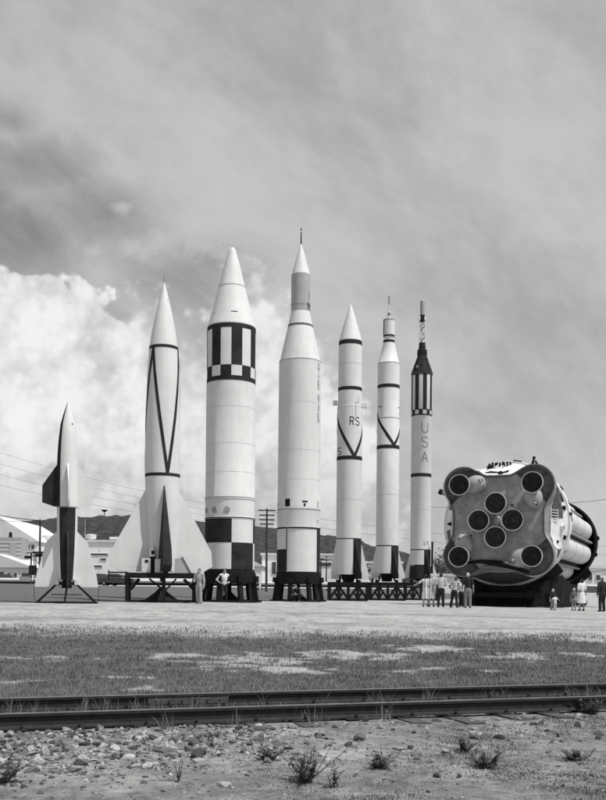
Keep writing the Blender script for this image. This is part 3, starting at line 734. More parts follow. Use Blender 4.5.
k.ring(mb, 474.2, 477.6); k.ring(mb, 510, 510.4, 'seam', .006)
k.patch(mb, 18, 26, 542, 546, 'line'); k.patch(mb, 38, 48, 541, 545, 'line')
mb.build('body', k.root)
slim_tail(k, 550, 10.1, 19.0, 578, 565)
w_ = MB(); w_.lathe(k.m([(579, 11.6), (566, 10.8)]), 'black', 32, cap=True); w_.build('tail_skirt', k.root)
ts7 = trestle(k, -15, 17, 'black trestle stand with a tall post under the slim rocket lettered USA')
c = MB(); c.beam((11.6 / k.S, -0.6, 0.05), (11.6 / k.S, -0.6, k.z(542)), 0.17, 0.17, 'dark'); c.build('service_mast', ts7)
MERC = k

# ------------------------------------------------------------------ clustered booster lying on its side
SB = thing('booster_stage', 'huge rocket booster lying on its side, eight dark engine nozzles facing the camera', 'rocket booster', (11.35, 56.0, ground(11.35, 56)), -R(22.5))
CZ = 4.87 - SB.location.z
def outline(phi, sq=2.60, c=1.98, rl=1.2):
    x, y = math.cos(phi), math.sin(phi)
    r1 = sq / max(abs(x), abs(y))
    best = 0.0
    for sx in (-1, 1):
        for sy in (-1, 1):
            b_ = x * sx * c + y * sy * c; disc = b_ * b_ - (2 * c * c - rl * rl)
            if disc > 0 and b_ > 0: best = max(best, b_ + math.sqrt(disc))
    cut = 2.56 + 0.25                                   # square's own corners are covered by the lobes
    return max(min(r1, 2.95), best)
NP = 192
raw = [outline(2 * math.pi * i / NP) for i in range(NP)]
OUT = [1.035 * sum(raw[(i + j) % NP] * w_ for j, w_ in zip(range(-4, 5), (1, 2, 3, 4, 5, 4, 3, 2, 1))) / 25 for i in range(NP)]
def loop(rs, y): return [Vector((r * math.cos(2 * math.pi * i / NP), y, CZ + r * math.sin(2 * math.pi * i / NP))) for i, r in enumerate(rs)]
def loft(mb, loops, mname, capa=False, capb=False):
    vs = [p for l in loops for p in l]; fs = []
    for j in range(len(loops) - 1):
        for i in range(NP): fs.append((j * NP + i, j * NP + (i + 1) % NP, (j + 1) * NP + (i + 1) % NP, (j + 1) * NP + i))
    if capa: fs.append(tuple(range(NP)))
    if capb: fs.append(tuple((len(loops) - 1) * NP + i for i in range(NP)))
    return mb.add(vs, fs, mname)
# shroud: lobed lip, outer skin blending to the round thrust ring, dark well in the lobes
mb = MB()
RB = 3.70
def blend(t, grow=0.0): return [o * (1 - t) + RB * t + grow for o in OUT]
loft(mb, [loop([o - 0.09 for o in OUT], 0.3), loop([o - 0.07 for o in OUT], 0.0), loop([o for o in OUT], -0.02), loop([o + .01 for o in OUT], 0.35)], 'shroud')
loft(mb, [loop([o + .01 for o in OUT], 0.35), loop(blend(0.25), 0.9)], 'shroud')
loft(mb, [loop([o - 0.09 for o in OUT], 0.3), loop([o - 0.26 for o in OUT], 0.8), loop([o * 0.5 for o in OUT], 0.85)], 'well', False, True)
mb.build('engine_shroud', SB)
mb = MB(); loft(mb, [loop(blend(0.26, -.02), 0.9), loop(blend(0.6), 1.7), loop(blend(1.0), 2.5)], 'panel')
sk = mb.build('tail_skirt', SB)
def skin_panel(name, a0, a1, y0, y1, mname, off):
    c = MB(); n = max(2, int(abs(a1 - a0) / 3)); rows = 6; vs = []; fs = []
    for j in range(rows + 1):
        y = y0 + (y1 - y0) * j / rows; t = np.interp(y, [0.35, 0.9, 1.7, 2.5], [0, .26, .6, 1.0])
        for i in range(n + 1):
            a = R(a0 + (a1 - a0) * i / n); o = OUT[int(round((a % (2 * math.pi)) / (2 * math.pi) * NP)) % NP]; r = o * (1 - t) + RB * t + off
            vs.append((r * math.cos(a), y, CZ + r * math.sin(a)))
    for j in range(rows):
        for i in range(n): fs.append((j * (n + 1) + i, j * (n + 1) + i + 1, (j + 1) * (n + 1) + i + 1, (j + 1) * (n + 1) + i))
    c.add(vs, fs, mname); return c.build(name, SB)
skin_panel('dark_skirt_patch', 4, 40, 0.95, 2.0, 'bell', 0.03)  # near-black patch on the upper right of the skirt
skin_panel('dark_skirt_patch', -33, -25, 1.4, 2.3, 'bell', 0.03)
skin_panel('dark_skirt_patch', 140, 165, 0.95, 2.0, 'bell', 0.03)
skin_panel('skin_panel', 62, 118, 0.40, 1.2, 'panel', 0.035)
skin_panel('skin_panel', -26, 2, 0.75, 1.9, 'panel', 0.04)
skin_panel('skin_panel', 166, 204, 0.40, 1.2, 'panel', 0.03)
skin_panel('skin_panel', 44, 60, 1.0, 1.3, 'shroud', 0.03)
skin_panel('skin_panel', 20, 30, 2.1, 2.4, 'dark', 0.03)
skin_panel('dark_skirt_patch', 228, 312, 0.95, 2.35, 'bell', 0.03)  # underside shade painted on as a dark panel, the skirt is closed here
skin_panel('dark_skirt_patch', 186, 200, 1.3, 2.2, 'bell', 0.045)
# ladder rungs beside the dark patch
c = MB()
for i in range(5):
    c.beam((2.92, 0.75, CZ + .02 + 0.16 * i), (3.26, 1.35, CZ + .02 + 0.16 * i), 0.035, 0.035, 'panel')
c.beam((2.92, .75, CZ - .05), (2.92, .75, CZ + .74), .04, .04, 'panel'); c.beam((3.26, 1.35, CZ - .05), (3.26, 1.35, CZ + .74), .04, .04, 'panel'); c.build('ladder', SB)
# base heat shield with panel seams
def plate_r(i):
    a = 2 * math.pi * i / NP; d4 = abs(((math.degrees(a) - 45) % 90)); d4 = min(d4, 90 - d4)
    lim = 2.62 if d4 < 8 else 2.62 + (d4 - 8) * 0.02
    return min(OUT[i] - 0.11, lim)
PL = [plate_r(i) for i in range(NP)]
mb = MB(); loft(mb, [loop([r * 0.999 for r in PL], 0.80), loop(PL, 0.10), loop([r - 0.03 for r in PL], 0.08), loop([r * 0.02 for r in PL], 0.08)], 'shield', False, True)
def inplate(x, z):
    i = int(round((math.atan2(z, x) % (2 * math.pi)) / (2 * math.pi) * NP)) % NP; return math.hypot(x, z) < PL[i] - 0.08
for s_ in (-1.75, -0.95, 0.55, 1.35, 2.1):
    for horiz in (0, 1):
        seg = [t_ for t_ in np.arange(-2.9, 2.9, 0.05) if inplate(*((t_, s_) if horiz else (s_, t_)))]
        if seg:
            a, b_ = min(seg), max(seg)
            if horiz: mb.box(((a + b_) / 2, 0.077, CZ + s_), (b_ - a, 0.006, 0.028), 'shroud')
            else: mb.box((s_, 0.0775, CZ + (a + b_) / 2), (0.028, 0.006, b_ - a), 'shroud')
mb.build('heat_shield', SB)
for i in range(34):
    a_ = random.uniform(0, 6.283); r_ = random.uniform(.3, 2.5); x_, z_ = r_ * math.cos(a_), r_ * math.sin(a_)
    if min(math.hypot(x_ - ex, z_ - ez) for ex, ez in ((0, .98), (.98, 0), (0, -.98), (-.98, 0), (-2.1, 2.1), (2.1, 2.1), (2.1, -2.1), (-2.1, -2.1))) < .75 or not inplate(x_, z_): continue
    c = MB(); c.box((x_, .07, CZ + z_), (random.uniform(.05, .22), .03, random.uniform(.05, .16)), random.choice(('shroud', 'fair', 'dark'))); c.build('bracket', SB, smooth=False)
for x0_, z0_, x1_, z1_ in ((0, 0, .55, .0), (0, 0, -.55, 0), (0, 0, 0, .55), (0, 0, 0, -.55)):
    pass
c = MB(); c.lathe([(-.12, .16), (-.1, .22), (.08, .30)], 'fair', 24, c=(0, 0, CZ), axis='Y', cap=True)
for a_ in (45, 135, 225, 315): c.tube((.1 * math.cos(R(a_)), 0, CZ + .1 * math.sin(R(a_))), (1.1 * math.cos(R(a_)), .02, CZ + 1.1 * math.sin(R(a_))), .05, .05, 'fair', 8)
c.build('centre_fitting', SB)
def bell(cx, cz, r, y0, y1, tiltx=0, tiltz=0):
    t = MB(); L = y1 - y0; n = 40; tab = ((0, .99, 1.0), (.0, 1.0, .955), (.25, .93, .90), (.5, .80, .77), (.8, .55, .52), (1.0, .34, .30))
    def rows(kk): return [(y0 + L * a[0], r * a[kk]) for a in tab[1:]]
    def lath(pr, mname):
        vs = []; fs = []
        for y, rad in pr:
            sh = (y1 - y) / L
            for i in range(n):
                a = 2 * math.pi * i / n; vs.append((cx + tiltx * sh + rad * math.cos(a), y, CZ + cz + tiltz * sh + rad * math.sin(a)))
        for j in range(len(pr) - 1):
            for i in range(n): fs.append((j * n + i, j * n + (i + 1) % n, (j + 1) * n + (i + 1) % n, (j + 1) * n + i))
        t.add(vs, fs, mname); return fs
    lath([(y, rad) for y, rad in rows(1)], 'shroud')
    lath([(y0, r * 1.0), (y0 - 0.03, r * 1.03), (y0 + .10, r * 1.035), (y0 + .12, r * .99)], 'rim'); lath([(y0 - .03, r * 1.03), (y0 - .03, r * .965), (y0 + .04, r * .955)], 'rim')
    lath([(y0 + .04, r * .955)] + [(y, rad) for y, rad in rows(2)] + [(y1, 0.01)], 'bell')
    for f_ in (.22, .45, .68):
        yr = y0 + L * f_; ri = r * float(np.interp(f_, [0, .25, .5, .8, 1], [.955, .90, .77, .52, .30])); lath([(yr, ri), (yr - .012, ri - .022), (yr + .03, ri - .022), (yr + .04, ri * .99)], 'dark')
    return t.build('engine_nozzle', SB)
OE = 2.12
for sx, sz in ((-1, 1), (1, 1), (1, -1), (-1, -1)): bell(sx * OE, sz * OE, 0.60, -0.85, 0.06, -sx * 0.02, -sz * 0.02)
for dx, dz in ((0, .98), (.98, 0), (0, -.98), (-.98, 0)): bell(dx, dz, 0.615, -0.72, 0.06)
# turbine exhaust fairings beside the outer nozzles
for (sx, sz), (dx, dz), ang in (((-1, 1), (.84, .08), 20), ((1, 1), (-.10, -.86), -70), ((1, -1), (-.84, -.06), 200), ((-1, -1), (.12, .86), 110)):
    c = MB(); cx, cz = sx * OE + dx * .92, CZ + sz * OE + dz * .92; rot = Matrix.Rotation(-R(ang), 3, 'Y')
    c.ell((cx, 0.10, cz), (0.66, 0.52, 0.54), 'fair', 28, 16, rot)
    c.ell(Vector((cx, -0.17, cz)) + rot @ Vector((.30, 0, .05)), (0.27, 0.20, 0.16), 'bell', 18, 10, rot); c.ell(Vector((cx, -0.26, cz)) + rot @ Vector((.40, 0, .02)), (0.11, 0.16, 0.12), 'fair', 14, 8, rot)
    c.path([Vector((cx, .02, cz)) + rot @ Vector((.05, 0, -.60)), Vector((cx, -.1, cz)) + rot @ Vector((.45, 0, -.45)), Vector((cx, .04, cz)) + rot @ Vector((.78, 0, -.05))], .035, 'shroud', 8)
    ox, oz = sx * OE, CZ + sz * OE
    for i_, p_ in enumerate(c.v):
        rr_ = np.interp(p_[1], [-.85, -.62, -.39, -.12, .06], [.62, .57, .49, .35, .24]) + .01; dd_ = math.hypot(p_[0] - ox, p_[2] - oz)
        if dd_ < rr_: c.v[i_] = (ox + (p_[0] - ox) * rr_ / max(dd_, 1e-3), p_[1], oz + (p_[2] - oz) * rr_ / max(dd_, 1e-3))
    c.build('exhaust_fairing', SB)
# thrust ring
mb = MB(); mb.lathe([(2.5, RB), (2.5, 3.82), (2.62, 3.86), (3.1, 3.86), (3.25, 3.82), (3.25, 2.2)], 'panel', 96, c=(0, 0, CZ), axis='Y')
tr = mb.build('thrust_ring', SB)
for i in range(24):
    c = MB(); a = R(i * 15 + 4); u = Vector((math.cos(a), 0, math.sin(a))); p = Vector((0, 2.86, CZ)) + u * 3.84
    c.tube(p, p + u * 0.05, 0.10 if i % 3 else 0.16, 0.10 if i % 3 else 0.16, 'bell', 14); c.build('ring_hole', tr)
for a_ in (-5, -42, 24):
    c = MB(); a = R(a_); u = Vector((math.cos(a), 0, math.sin(a))); p = Vector((0, 1.9, CZ)) + u * 3.34; c.tube(p, p + u * 0.22, 0.2, 0.2, 'panel', 18); c.tube(p + u * .215, p + u * 0.24, 0.12, 0.12, 'bell', 16); c.build('lifting_lug', SB)
c = MB(); c.beam(Vector((3.42 * math.cos(R(-8)), 1.9, CZ + 3.42 * math.sin(R(-8)))), Vector((3.66 * math.cos(R(-30)), 2.4, CZ + 3.66 * math.sin(R(-30)))), .12, .2, 'panel'); c.build('strut', SB)
for a_, y_, w_, h_ in ((33, 2.86, .3, .22), (14, 2.2, .22, .35), (8, 2.7, .16, .4), (-14, 2.3, .25, .2), (-20, 1.5, .16, .3), (50, 2.3, .3, .4), (66, 2.2, .35, .2), (104, 2.0, .4, .22), (-38, 2.2, .3, .2), (80, 2.6, .5, .12)):
    a = R(a_); rr_ = (3.86 if y_ > 2.5 else 3.42 + (y_ - 1.5) * .28); c = MB()
    c.box((rr_ * math.cos(a), y_, CZ + rr_ * math.sin(a)), (.14, h_, w_), random.choice(('dark', 'shroud', 'bell')), Matrix.Rotation(-a, 3, 'Y')); c.build('bracket', SB, smooth=False)
# tanks
for i in range(8):
    a = R(i * 45 - 24.5); c = MB(); cx, cz = 2.34 * math.cos(a), CZ + 2.34 * math.sin(a)
    c.lathe([(3.4, .55), (3.75, .78), (4.0, .82), (23.0, .82), (23.3, .74), (23.6, .5)], 'tank', 40, c=(cx, 0, cz), axis='Y', cap=True)
    for y in (9, 13.5, 18): c.lathe([(y, .823), (y, .832), (y + .06, .832), (y + .06, .823)], 'line', 40, c=(cx, 0, cz), axis='Y')
    c.build('tank', SB)
    a2 = a + R(22.5); c = MB(); px_, pz_ = 2.62 * math.cos(a2), CZ + 2.62 * math.sin(a2)
    c.lathe([(3.4, .19), (23.6, .19)], 'dark', 14, c=(px_, 0, pz_), axis='Y', cap=True)
    c.lathe([(3.4, .09), (23.6, .09)], 'shroud', 10, c=(2.95 * math.cos(a2), 0, CZ + 2.95 * math.sin(a2)), axis='Y', cap=True); c.build('conduit', SB)
c = MB(); c.lathe([(3.3, 1.33), (23.6, 1.33)], 'black', 40, c=(0, 0, CZ), axis='Y', cap=True); c.build('centre_tank', SB)
c = MB(); c.lathe([(23.2, 3.2), (23.2, 3.36), (24.3, 3.36), (24.3, 2.2), (24.2, 0.05)], 'dark', 80, c=(0, 0, CZ), axis='Y')
for i in range(0, 16, 5):
    a = R(i * 22.5 + 5); c.box((3.36 * math.cos(a), 23.7, CZ + 3.36 * math.sin(a)), (.3, .5, .3), 'dark', Matrix.Rotation(-a, 3, 'Y'))
c.build('forward_ring', SB)
# clutter on top and left: hoses, brackets, boxes
c = MB()
for i in range(9): c.box((-0.9 + i * 0.15, 1.9 + .2 * (i % 3), CZ + 3.56 + 0.05 * (i % 2)), (.09, .2, .16 + .08 * (i % 3)), 'dark')
c.path([(-1.1, .8, CZ + 2.9), (-.6, .8, CZ + 3.0), (.1, .7, CZ + 2.9), (.5, .75, CZ + 3.02)], .05, 'dark'); c.ell((.05, .55, CZ + 2.86), (.16, .12, .14), 'dark')
c.build('cable_bundle', SB)
c = MB(); c.box((1.75, 2.3, CZ + 3.3), (.55, .5, .45), 'dark'); c.tube((1.6, 2.2, CZ + 3.4), (1.72, 2.2, CZ + 3.9), .1, .06, 'dark'); c.tube((1.95, 2.2, CZ + 3.4), (1.8, 2.2, CZ + 3.75), .09, .05, 'dark'); c.ell((1.72, 2.2, CZ + 3.92), (.1, .1, .1), 'dark'); c.build('lifting_bracket', SB)
c = MB(); c.tube((-2.9, 1.9, CZ + 1.5), (-3.75, 1.7, CZ + 1.95), .14, .11, 'shroud', 14); c.tube((-3.75, 1.7, CZ + 1.95), (-3.95, 1.66, CZ + 2.06), .17, .17, 'dark', 14); c.build('fill_pipe', SB)
c = MB(); c.path([(-2.75, .9, CZ + .75), (-2.98, .9, CZ + .4), (-3.02, .9, CZ), (-2.98, .9, CZ - .5), (-2.8, .9, CZ - .9)], .05, 'panel'); c.box((-2.95, .9, CZ - .05), (.30, .3, .18), 'dark'); c.tube((-2.7, .9, CZ - .05), (-3.2, .9, CZ - .05), .07, .07, 'dark'); c.build('side_handrail', SB)
# torn cover edge along the underside
c = MB(); c.path([(-1.9, -.03, CZ - 2.45), (-1.0, -.05, CZ - 2.35), (0.2, -.05, CZ - 2.50), (.9, -.05, CZ - 2.75), (1.9, -.03, CZ - 3.0)], [.05, .12, .2, .1, .05], 'tarp', 10)
c.path([(0.1, -.08, CZ - 2.36), (.9, -.08, CZ - 2.55), (1.9, -.05, CZ - 2.78)], [.04, .09, .03], 'shield', 8); c.build('torn_cover', SB)

# transporter under it
TR = thing('transporter', 'dark tarpaulin draped transporter cradle beneath the lying booster', 'transporter', SB.location, -R(22.5))
def cradle(y, name, k_=3.9):
    c = MB(); n = 28; vs = []; fs = []
    inner = [(k_ * math.cos(R(a)), CZ + k_ * math.sin(R(a))) for a in np.linspace(218, 322, n)]
    outer = [(x * 1.10, max(.55, min(z, CZ - 0.9) - .45)) for x, z in inner]
    pts = inner + outer[::-1]
    c.prism(pts, lambda a, b_, s_: Vector((a, y + s_ * .28, b_)), 0, 'dark'); c.build(name, TR, smooth=False)
cradle(2.95, 'saddle'); cradle(23.7, 'saddle', 3.42)
c = MB()
for sx in (-1.7, 1.7): c.beam((sx, 1.2, .75), (sx, 25, .75), .35, .45, 'dark')
for y in (1.4, 5, 12, 19, 24.5): c.beam((-2.4, y, .70), (2.4, y, .70), .3, .3, 'dark')
c.build('chassis', TR)
for y in (3.3, 4.9, 22.9, 24.5):
    for sx in (-2.35, -1.15, 1.15, 2.35):
        c = MB(); c.lathe([(-.16, .24), (-.17, .46), (-.12, .5), (.12, .5), (.17, .46), (.16, .24), (.16, .02)], 'tyre', 24)
        for i, p in enumerate(c.v): c.v[i] = (p[2] + sx, p[0] + y, p[1] + .5)
        c.build('wheel', TR)
# tarpaulin skirt: a draped sheet with folds, hung from under the engine face
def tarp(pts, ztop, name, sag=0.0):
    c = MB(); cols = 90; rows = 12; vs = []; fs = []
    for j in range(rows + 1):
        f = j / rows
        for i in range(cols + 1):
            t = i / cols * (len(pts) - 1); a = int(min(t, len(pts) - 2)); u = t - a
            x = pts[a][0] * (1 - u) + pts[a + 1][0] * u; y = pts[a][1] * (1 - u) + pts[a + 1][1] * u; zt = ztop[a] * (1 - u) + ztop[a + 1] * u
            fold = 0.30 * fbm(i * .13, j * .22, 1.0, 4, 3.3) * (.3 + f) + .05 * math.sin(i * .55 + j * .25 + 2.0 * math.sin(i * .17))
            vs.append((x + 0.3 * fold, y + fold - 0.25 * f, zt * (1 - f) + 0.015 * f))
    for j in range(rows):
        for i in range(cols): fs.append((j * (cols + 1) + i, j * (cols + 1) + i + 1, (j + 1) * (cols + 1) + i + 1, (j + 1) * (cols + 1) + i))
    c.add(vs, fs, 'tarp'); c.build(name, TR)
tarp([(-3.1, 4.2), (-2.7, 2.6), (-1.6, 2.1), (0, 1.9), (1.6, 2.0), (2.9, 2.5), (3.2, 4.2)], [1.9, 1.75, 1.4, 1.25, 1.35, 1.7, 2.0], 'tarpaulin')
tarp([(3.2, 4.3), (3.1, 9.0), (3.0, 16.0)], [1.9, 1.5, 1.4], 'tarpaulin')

# ------------------------------------------------------------------ people
def fuse(mb, voxel, name, mats, dec=0.5, smooth=3):
    me = mb.mesh(name + '_raw', smooth=False); o = bpy.data.objects.new('tmp', me); COL.objects.link(o)
    r = o.modifiers.new('r', 'REMESH'); r.mode = 'VOXEL'; r.voxel_size = voxel; r.use_smooth_shade = True
    s_ = o.modifiers.new('s', 'SMOOTH'); s_.iterations = smooth; s_.factor = 0.5
    if dec < 1: d_ = o.modifiers.new('d', 'DECIMATE'); d_.ratio = dec
    dg = bpy.context.evaluated_depsgraph_get(); dg.update()
    out = bpy.data.meshes.new_from_object(o.evaluated_get(dg)); out.name = name
    bpy.data.objects.remove(o); bpy.data.meshes.remove(me)
    out.materials.clear()
    for k_ in mats: out.materials.append(M[k_])
    out.polygons.foreach_set('material_index', [0] * len(out.polygons)); out.polygons.foreach_set('use_smooth', [True] * len(out.polygons))
    return out
def person(label, px, py, hpx, S, rz, top='cloth_w', bottom='cloth_d', hair='hair_d', sleeves='short', outfit='trousers', arms=('down', 'down'), stance=(0.07, 0.07), lean=0.0,
           child=False, cap_=None, jacket=False, group=None, crouch=False, belt=False, step=(0, 0), turn=0.0):
    d = FPX / S; p = at(px, py, d); H = hpx / S; x0, y0 = p.x, d
    if child: H = min(H, 1.3)
    root = thing('person', label, 'person', (x0, y0, ground(x0, y0) + 0.004), rz, group)
    hs = 1.32 if child else 1.0                            # children have bigger heads
    head_h = 0.128 * hs
    shz = 1.0 - head_h - 0.055; hipz = 0.50 if not child else 0.46
    shw = 0.118 if not child else 0.115
    if outfit != 'trousers' and not child: shw = 0.104
    def T(v):                                              # lean the upper body about the hips
        x, y, z = v
        if z > hipz: a = lean * (z - hipz) ; return Vector((x, y + a, z - 0.5 * lean * a))
        return Vector((x, y, z))
    drop = 0.0
    sh = [T((s_ * shw, 0, shz)) for s_ in (-1, 1)]
    hip = [Vector((s_ * 0.052, 0, hipz)) for s_ in (-1, 1)]
    ank = [Vector((-stance[0], step[0], 0.045)), Vector((stance[1], step[1], 0.045))]
    kn = [(hip[i] + ank[i]) / 2 + Vector((0, 0.014, 0.006)) for i in (0, 1)]
    if crouch:
        drop = 0.30
        hip = [h - Vector((0, 0.12, drop)) for h in hip]; kn = [Vector((-.10, .10, .27)), Vector((.10, .10, .27))]; ank = [Vector((-.09, -.04, .045)), Vector((.09, .0, .045))]
    def U(v): v = T(v); return v - Vector((0, 0.12 if crouch else 0, drop))
    sh = [s_ - Vector((0, 0.12 if crouch else 0, drop)) for s_ in sh]
    el, wr = [], []
    for i, s_ in ((0, -1), (1, 1)):
        a = arms[i]; S0 = sh[i]
        if a == 'down': e = S0 + Vector((s_ * 0.030, -0.012, -0.175)); w_ = e + Vector((s_ * 0.008, 0.030, -0.145))
        elif a == 'hips': e = S0 + Vector((s_ * 0.105, -0.045, -0.135)); w_ = e + Vector((-s_ * 0.095, 0.055, -0.085))
        elif a == 'front': e = S0 + Vector((s_ * 0.028, 0.02, -0.170)); w_ = e + Vector((-s_ * 0.05, 0.125, -0.02))
        elif a == 'out': e = S0 + Vector((s_ * 0.13, 0.01, -0.09)); w_ = e + Vector((s_ * 0.10, 0.03, -0.05))
        else: e = S0 + Vector((s_ * 0.06, 0.11, -0.10)); w_ = e + Vector((-s_ * 0.02, 0.10, 0.10))
        el.append(e); wr.append(w_)
    hd = U((0, 0.012, 1.0 - head_h / 2)); nk = U((0, 0, shz + 0.045))
    def sc_(v): return Vector(v) * H
    b_ = MB()
    def cap(a, c, r0, r1, mb=b_, ex=0.0):
        mb.path([sc_(a), sc_(c)], [(r0 + ex) * H, (r1 + ex) * H], 'skin', 12); mb.ell(sc_(a), [(r0 + ex) * H] * 3, 'skin', 12, 8); mb.ell(sc_(c), [(r1 + ex) * H] * 3, 'skin', 12, 8)
    Hd = Matrix.Rotation(turn, 3, 'Z')
    def hp(x, y, z): return sc_(hd + Hd @ Vector((x, y, z)) * (head_h / .128))
    k_ = head_h / .128
    b_.ell(hp(0, -.004, .008), (.044 * k_ * H, .054 * k_ * H, .056 * k_ * H), 'skin', 20, 14)
    b_.ell(hp(0, .016, -.028), (.033 * k_ * H, .036 * k_ * H, .038 * k_ * H), 'skin', 16, 10)
    b_.ell(hp(0, .056, -.010), (.008 * k_ * H, .013 * k_ * H, .014 * k_ * H), 'skin', 10, 8)
    for s_ in (-1, 1): b_.ell(hp(s_ * .045, -.004, -.004), (.007 * k_ * H, .012 * k_ * H, .017 * k_ * H), 'skin', 10, 8)
    cap(hd - Vector((0, 0.008, .035)), nk - Vector((0, 0, 0.02)), .029, .033)
    # trunk
    def trunk(mb, ex, z0=None):
        tb = ((hipz + .01, .086, .064, -.006), (hipz + .06, .080, .058, 0), (shz - .19, .078, .056, 0), (shz - .12, .092, .064, .004), (shz - .055, .100, .064, .004), (shz - .005, .088, .048, 0))
        for z in np.linspace(tb[0][0], tb[-1][0], 22):
            rx, ry, y = (float(np.interp(z, [t_[0] for t_ in tb], [t_[k__] for t_ in tb])) for k__ in (1, 2, 3))
            if outfit != 'trousers' and not child: rx *= 0.92
            if jacket: rx *= 1.08; ry *= 1.1
            if z0 is not None and z < z0: continue
            c = U((0, y, z)); mb.ell(sc_(c), ((rx + ex) * H, (ry + ex) * H, (.052 + ex) * H), 'skin', 18, 10)
        for i in (0, 1): mb.ell(sc_(sh[i]), [(.036 + ex) * H] * 3, 'skin', 12, 8); mb.path([sc_(sh[i]), sc_(nk)], [(.034 + ex) * H, (.03 + ex) * H], 'skin', 10)
    trunk(b_, 0)
    for i in (0, 1):
        cap(hip[i], kn[i], .056, .038); cap(kn[i], kn[i] * .55 + ank[i] * .45 + Vector((0, -.010, 0)), .037, .035); cap(kn[i] * .55 + ank[i] * .45 + Vector((0, -.010, 0)), ank[i], .034, .021)
        f = ank[i] + Vector((0, .045, -.020)); b_.ell(sc_(f), (.024 * H, .07 * H, .022 * H), 'skin', 12, 8); b_.ell(sc_(ank[i] + Vector((0, -.012, -.018))), (.022 * H, .028 * H, .024 * H), 'skin', 10, 8)
        cap(sh[i], el[i], .032, .025); cap(el[i], wr[i], .025, .017)
        # hand: palm, four curled fingers of different lengths, thumb on the side
        dv_ = (wr[i] - el[i]).normalized(); side = Vector((0, 1, 0)) if abs(dv_.y) < .8 else Vector((0, 0, 1)); side = (side - dv_ * side.dot(dv_)).normalized(); nrm = dv_.cross(side)
        if i == 1: nrm = -nrm
        b_.ell(sc_(wr[i] + dv_ * .028), (.02 * H, .02 * H, .02 * H), 'skin', 10, 8)
        for q_ in range(4):
            o_ = side * (.0165 - .011 * q_); L_ = (.046, .052, .048, .037)[q_]; a0 = wr[i] + dv_ * .03 + o_; a1 = wr[i] + dv_ * .05 + o_ * 1.05; a2 = a1 + dv_ * L_ * .5 + nrm * .006; a3 = a2 + dv_ * L_ * .42 + nrm * .016
            b_.path([sc_(a0), sc_(a1), sc_(a2), sc_(a3)], [.0065 * H, .006 * H, .0055 * H, .0045 * H], 'skin', 8)
        a0 = wr[i] + dv_ * .014 + side * .012; a1 = a0 + dv_ * .022 + side * .018 + nrm * .004; a2 = a1 + dv_ * .025 + side * .004 + nrm * .008
        b_.path([sc_(a0), sc_(a1), sc_(a2)], [.009 * H, .0075 * H, .006 * H], 'skin', 8)
    me = fuse(b_, 0.0095 * (H / 1.75), 'person_body', ['skin', 'hair_d'], 0.45, 2)
    bo = link('body', me, root)
    # features
    c = MB()
    for s_ in (-1, 1): c.ell(hp(s_ * .018, .045, .004), (.006 * H * k_, .005 * H * k_, .004 * H * k_), 'hair_d', 8, 6); c.box(hp(s_ * .018, .048, .016), (.018 * H * k_, .006 * H, .004 * H), 'hair_d')
    c.box(hp(0, .050, -.036), (.022 * H * k_, .008 * H, .0035 * H), 'hair_d'); c.build('face_features', bo)
    # hair / cap
    c = MB(); c.ell(hp(0, -.012, .016), (.0475 * k_ * H, .056 * k_ * H, .056 * k_ * H), 'skin', 20, 14); c.ell(hp(0, -.032, -.006), (.043 * k_ * H, .032 * k_ * H, .045 * k_ * H), 'skin', 16, 10)
    if outfit != 'trousers' and not child: c.ell(hp(0, -.034, -.034), (.042 * k_ * H, .028 * k_ * H, .03 * k_ * H), 'skin', 14, 10)
    cut = MB(); me = fuse(c, .012 * H / 1.75, 'hair', [cap_ or hair], .6, 1); link('cap' if cap_ else 'hair', me, root)
    if cap_:
        h_ = MB(); h_.ell(hp(0, .05, .030), (.036 * k_ * H, .036 * k_ * H, .006 * H), cap_, 16, 6); h_.build('cap_brim', root)
    # upper garment
    c = MB(); trunk(c, .008, hipz + (.03 if not jacket else -.05))
    if jacket:
        c.ell(sc_(U((0, 0, hipz - .03))), (.10 * H, .075 * H, .06 * H), 'skin', 18, 10)
    for i in (0, 1):
        if sleeves == 'none': continue
        e = el[i] if sleeves == 'long' else sh[i] * .25 + el[i] * .75
        cap(sh[i], e, .035, .031, c, .007)
        if sleeves == 'long': cap(el[i], wr[i] * .97 + el[i] * .03, .026, .020, c, .007)
    link('jacket' if jacket else 'shirt', fuse(c, .013 * H / 1.75, 'garment', [top], .6, 2), root)
    if outfit in ('trousers', 'shorts', 'overalls'):
        c = MB()
        for z in (hipz + .045, hipz + .0): c.ell(sc_(U((0, -.004, z))), (.093 * H, .072 * H, .05 * H), 'skin', 18, 10)
        for i in (0, 1):
            if outfit == 'shorts': cap(hip[i], hip[i] * .35 + kn[i] * .65, .058, .050, c, .008)
            else: cap(hip[i], kn[i], .058, .043, c, .006); cap(kn[i], ank[i] + Vector((0, -.004, .0)), .043, .036, c, .004)
        link('shorts' if outfit == 'shorts' else 'trousers', fuse(c, .013 * H / 1.75, 'trousers', [bottom], .6, 2), root)
    else:
        n = 40; pr = ((hipz + .115, .075, .056), (hipz + .05, .092, .074), (hipz - .05, .112, .092), (hipz - .16, .128, .104), (hipz - .255, .14, .112)); vs = []; fs = []; c = MB()
        for j, (z, rx, ry) in enumerate(pr):
            for i in range(n):
                a = 2 * math.pi * i / n; f = 1 + .05 * j / 4 * math.sin(9 * a); vs.append(sc_(U((rx * f * math.cos(a), ry * f * math.sin(a), z)) if z > hipz else Vector((rx * f * math.cos(a), ry * f * math.sin(a), z))))
        for j in range(len(pr) - 1):
            for i in range(n): fs.append((j * n + i, j * n + (i + 1) % n, (j + 1) * n + (i + 1) % n, (j + 1) * n + i))
        fs.append(tuple(range(n))); c.add(vs, fs, bottom); c.build('skirt', root)
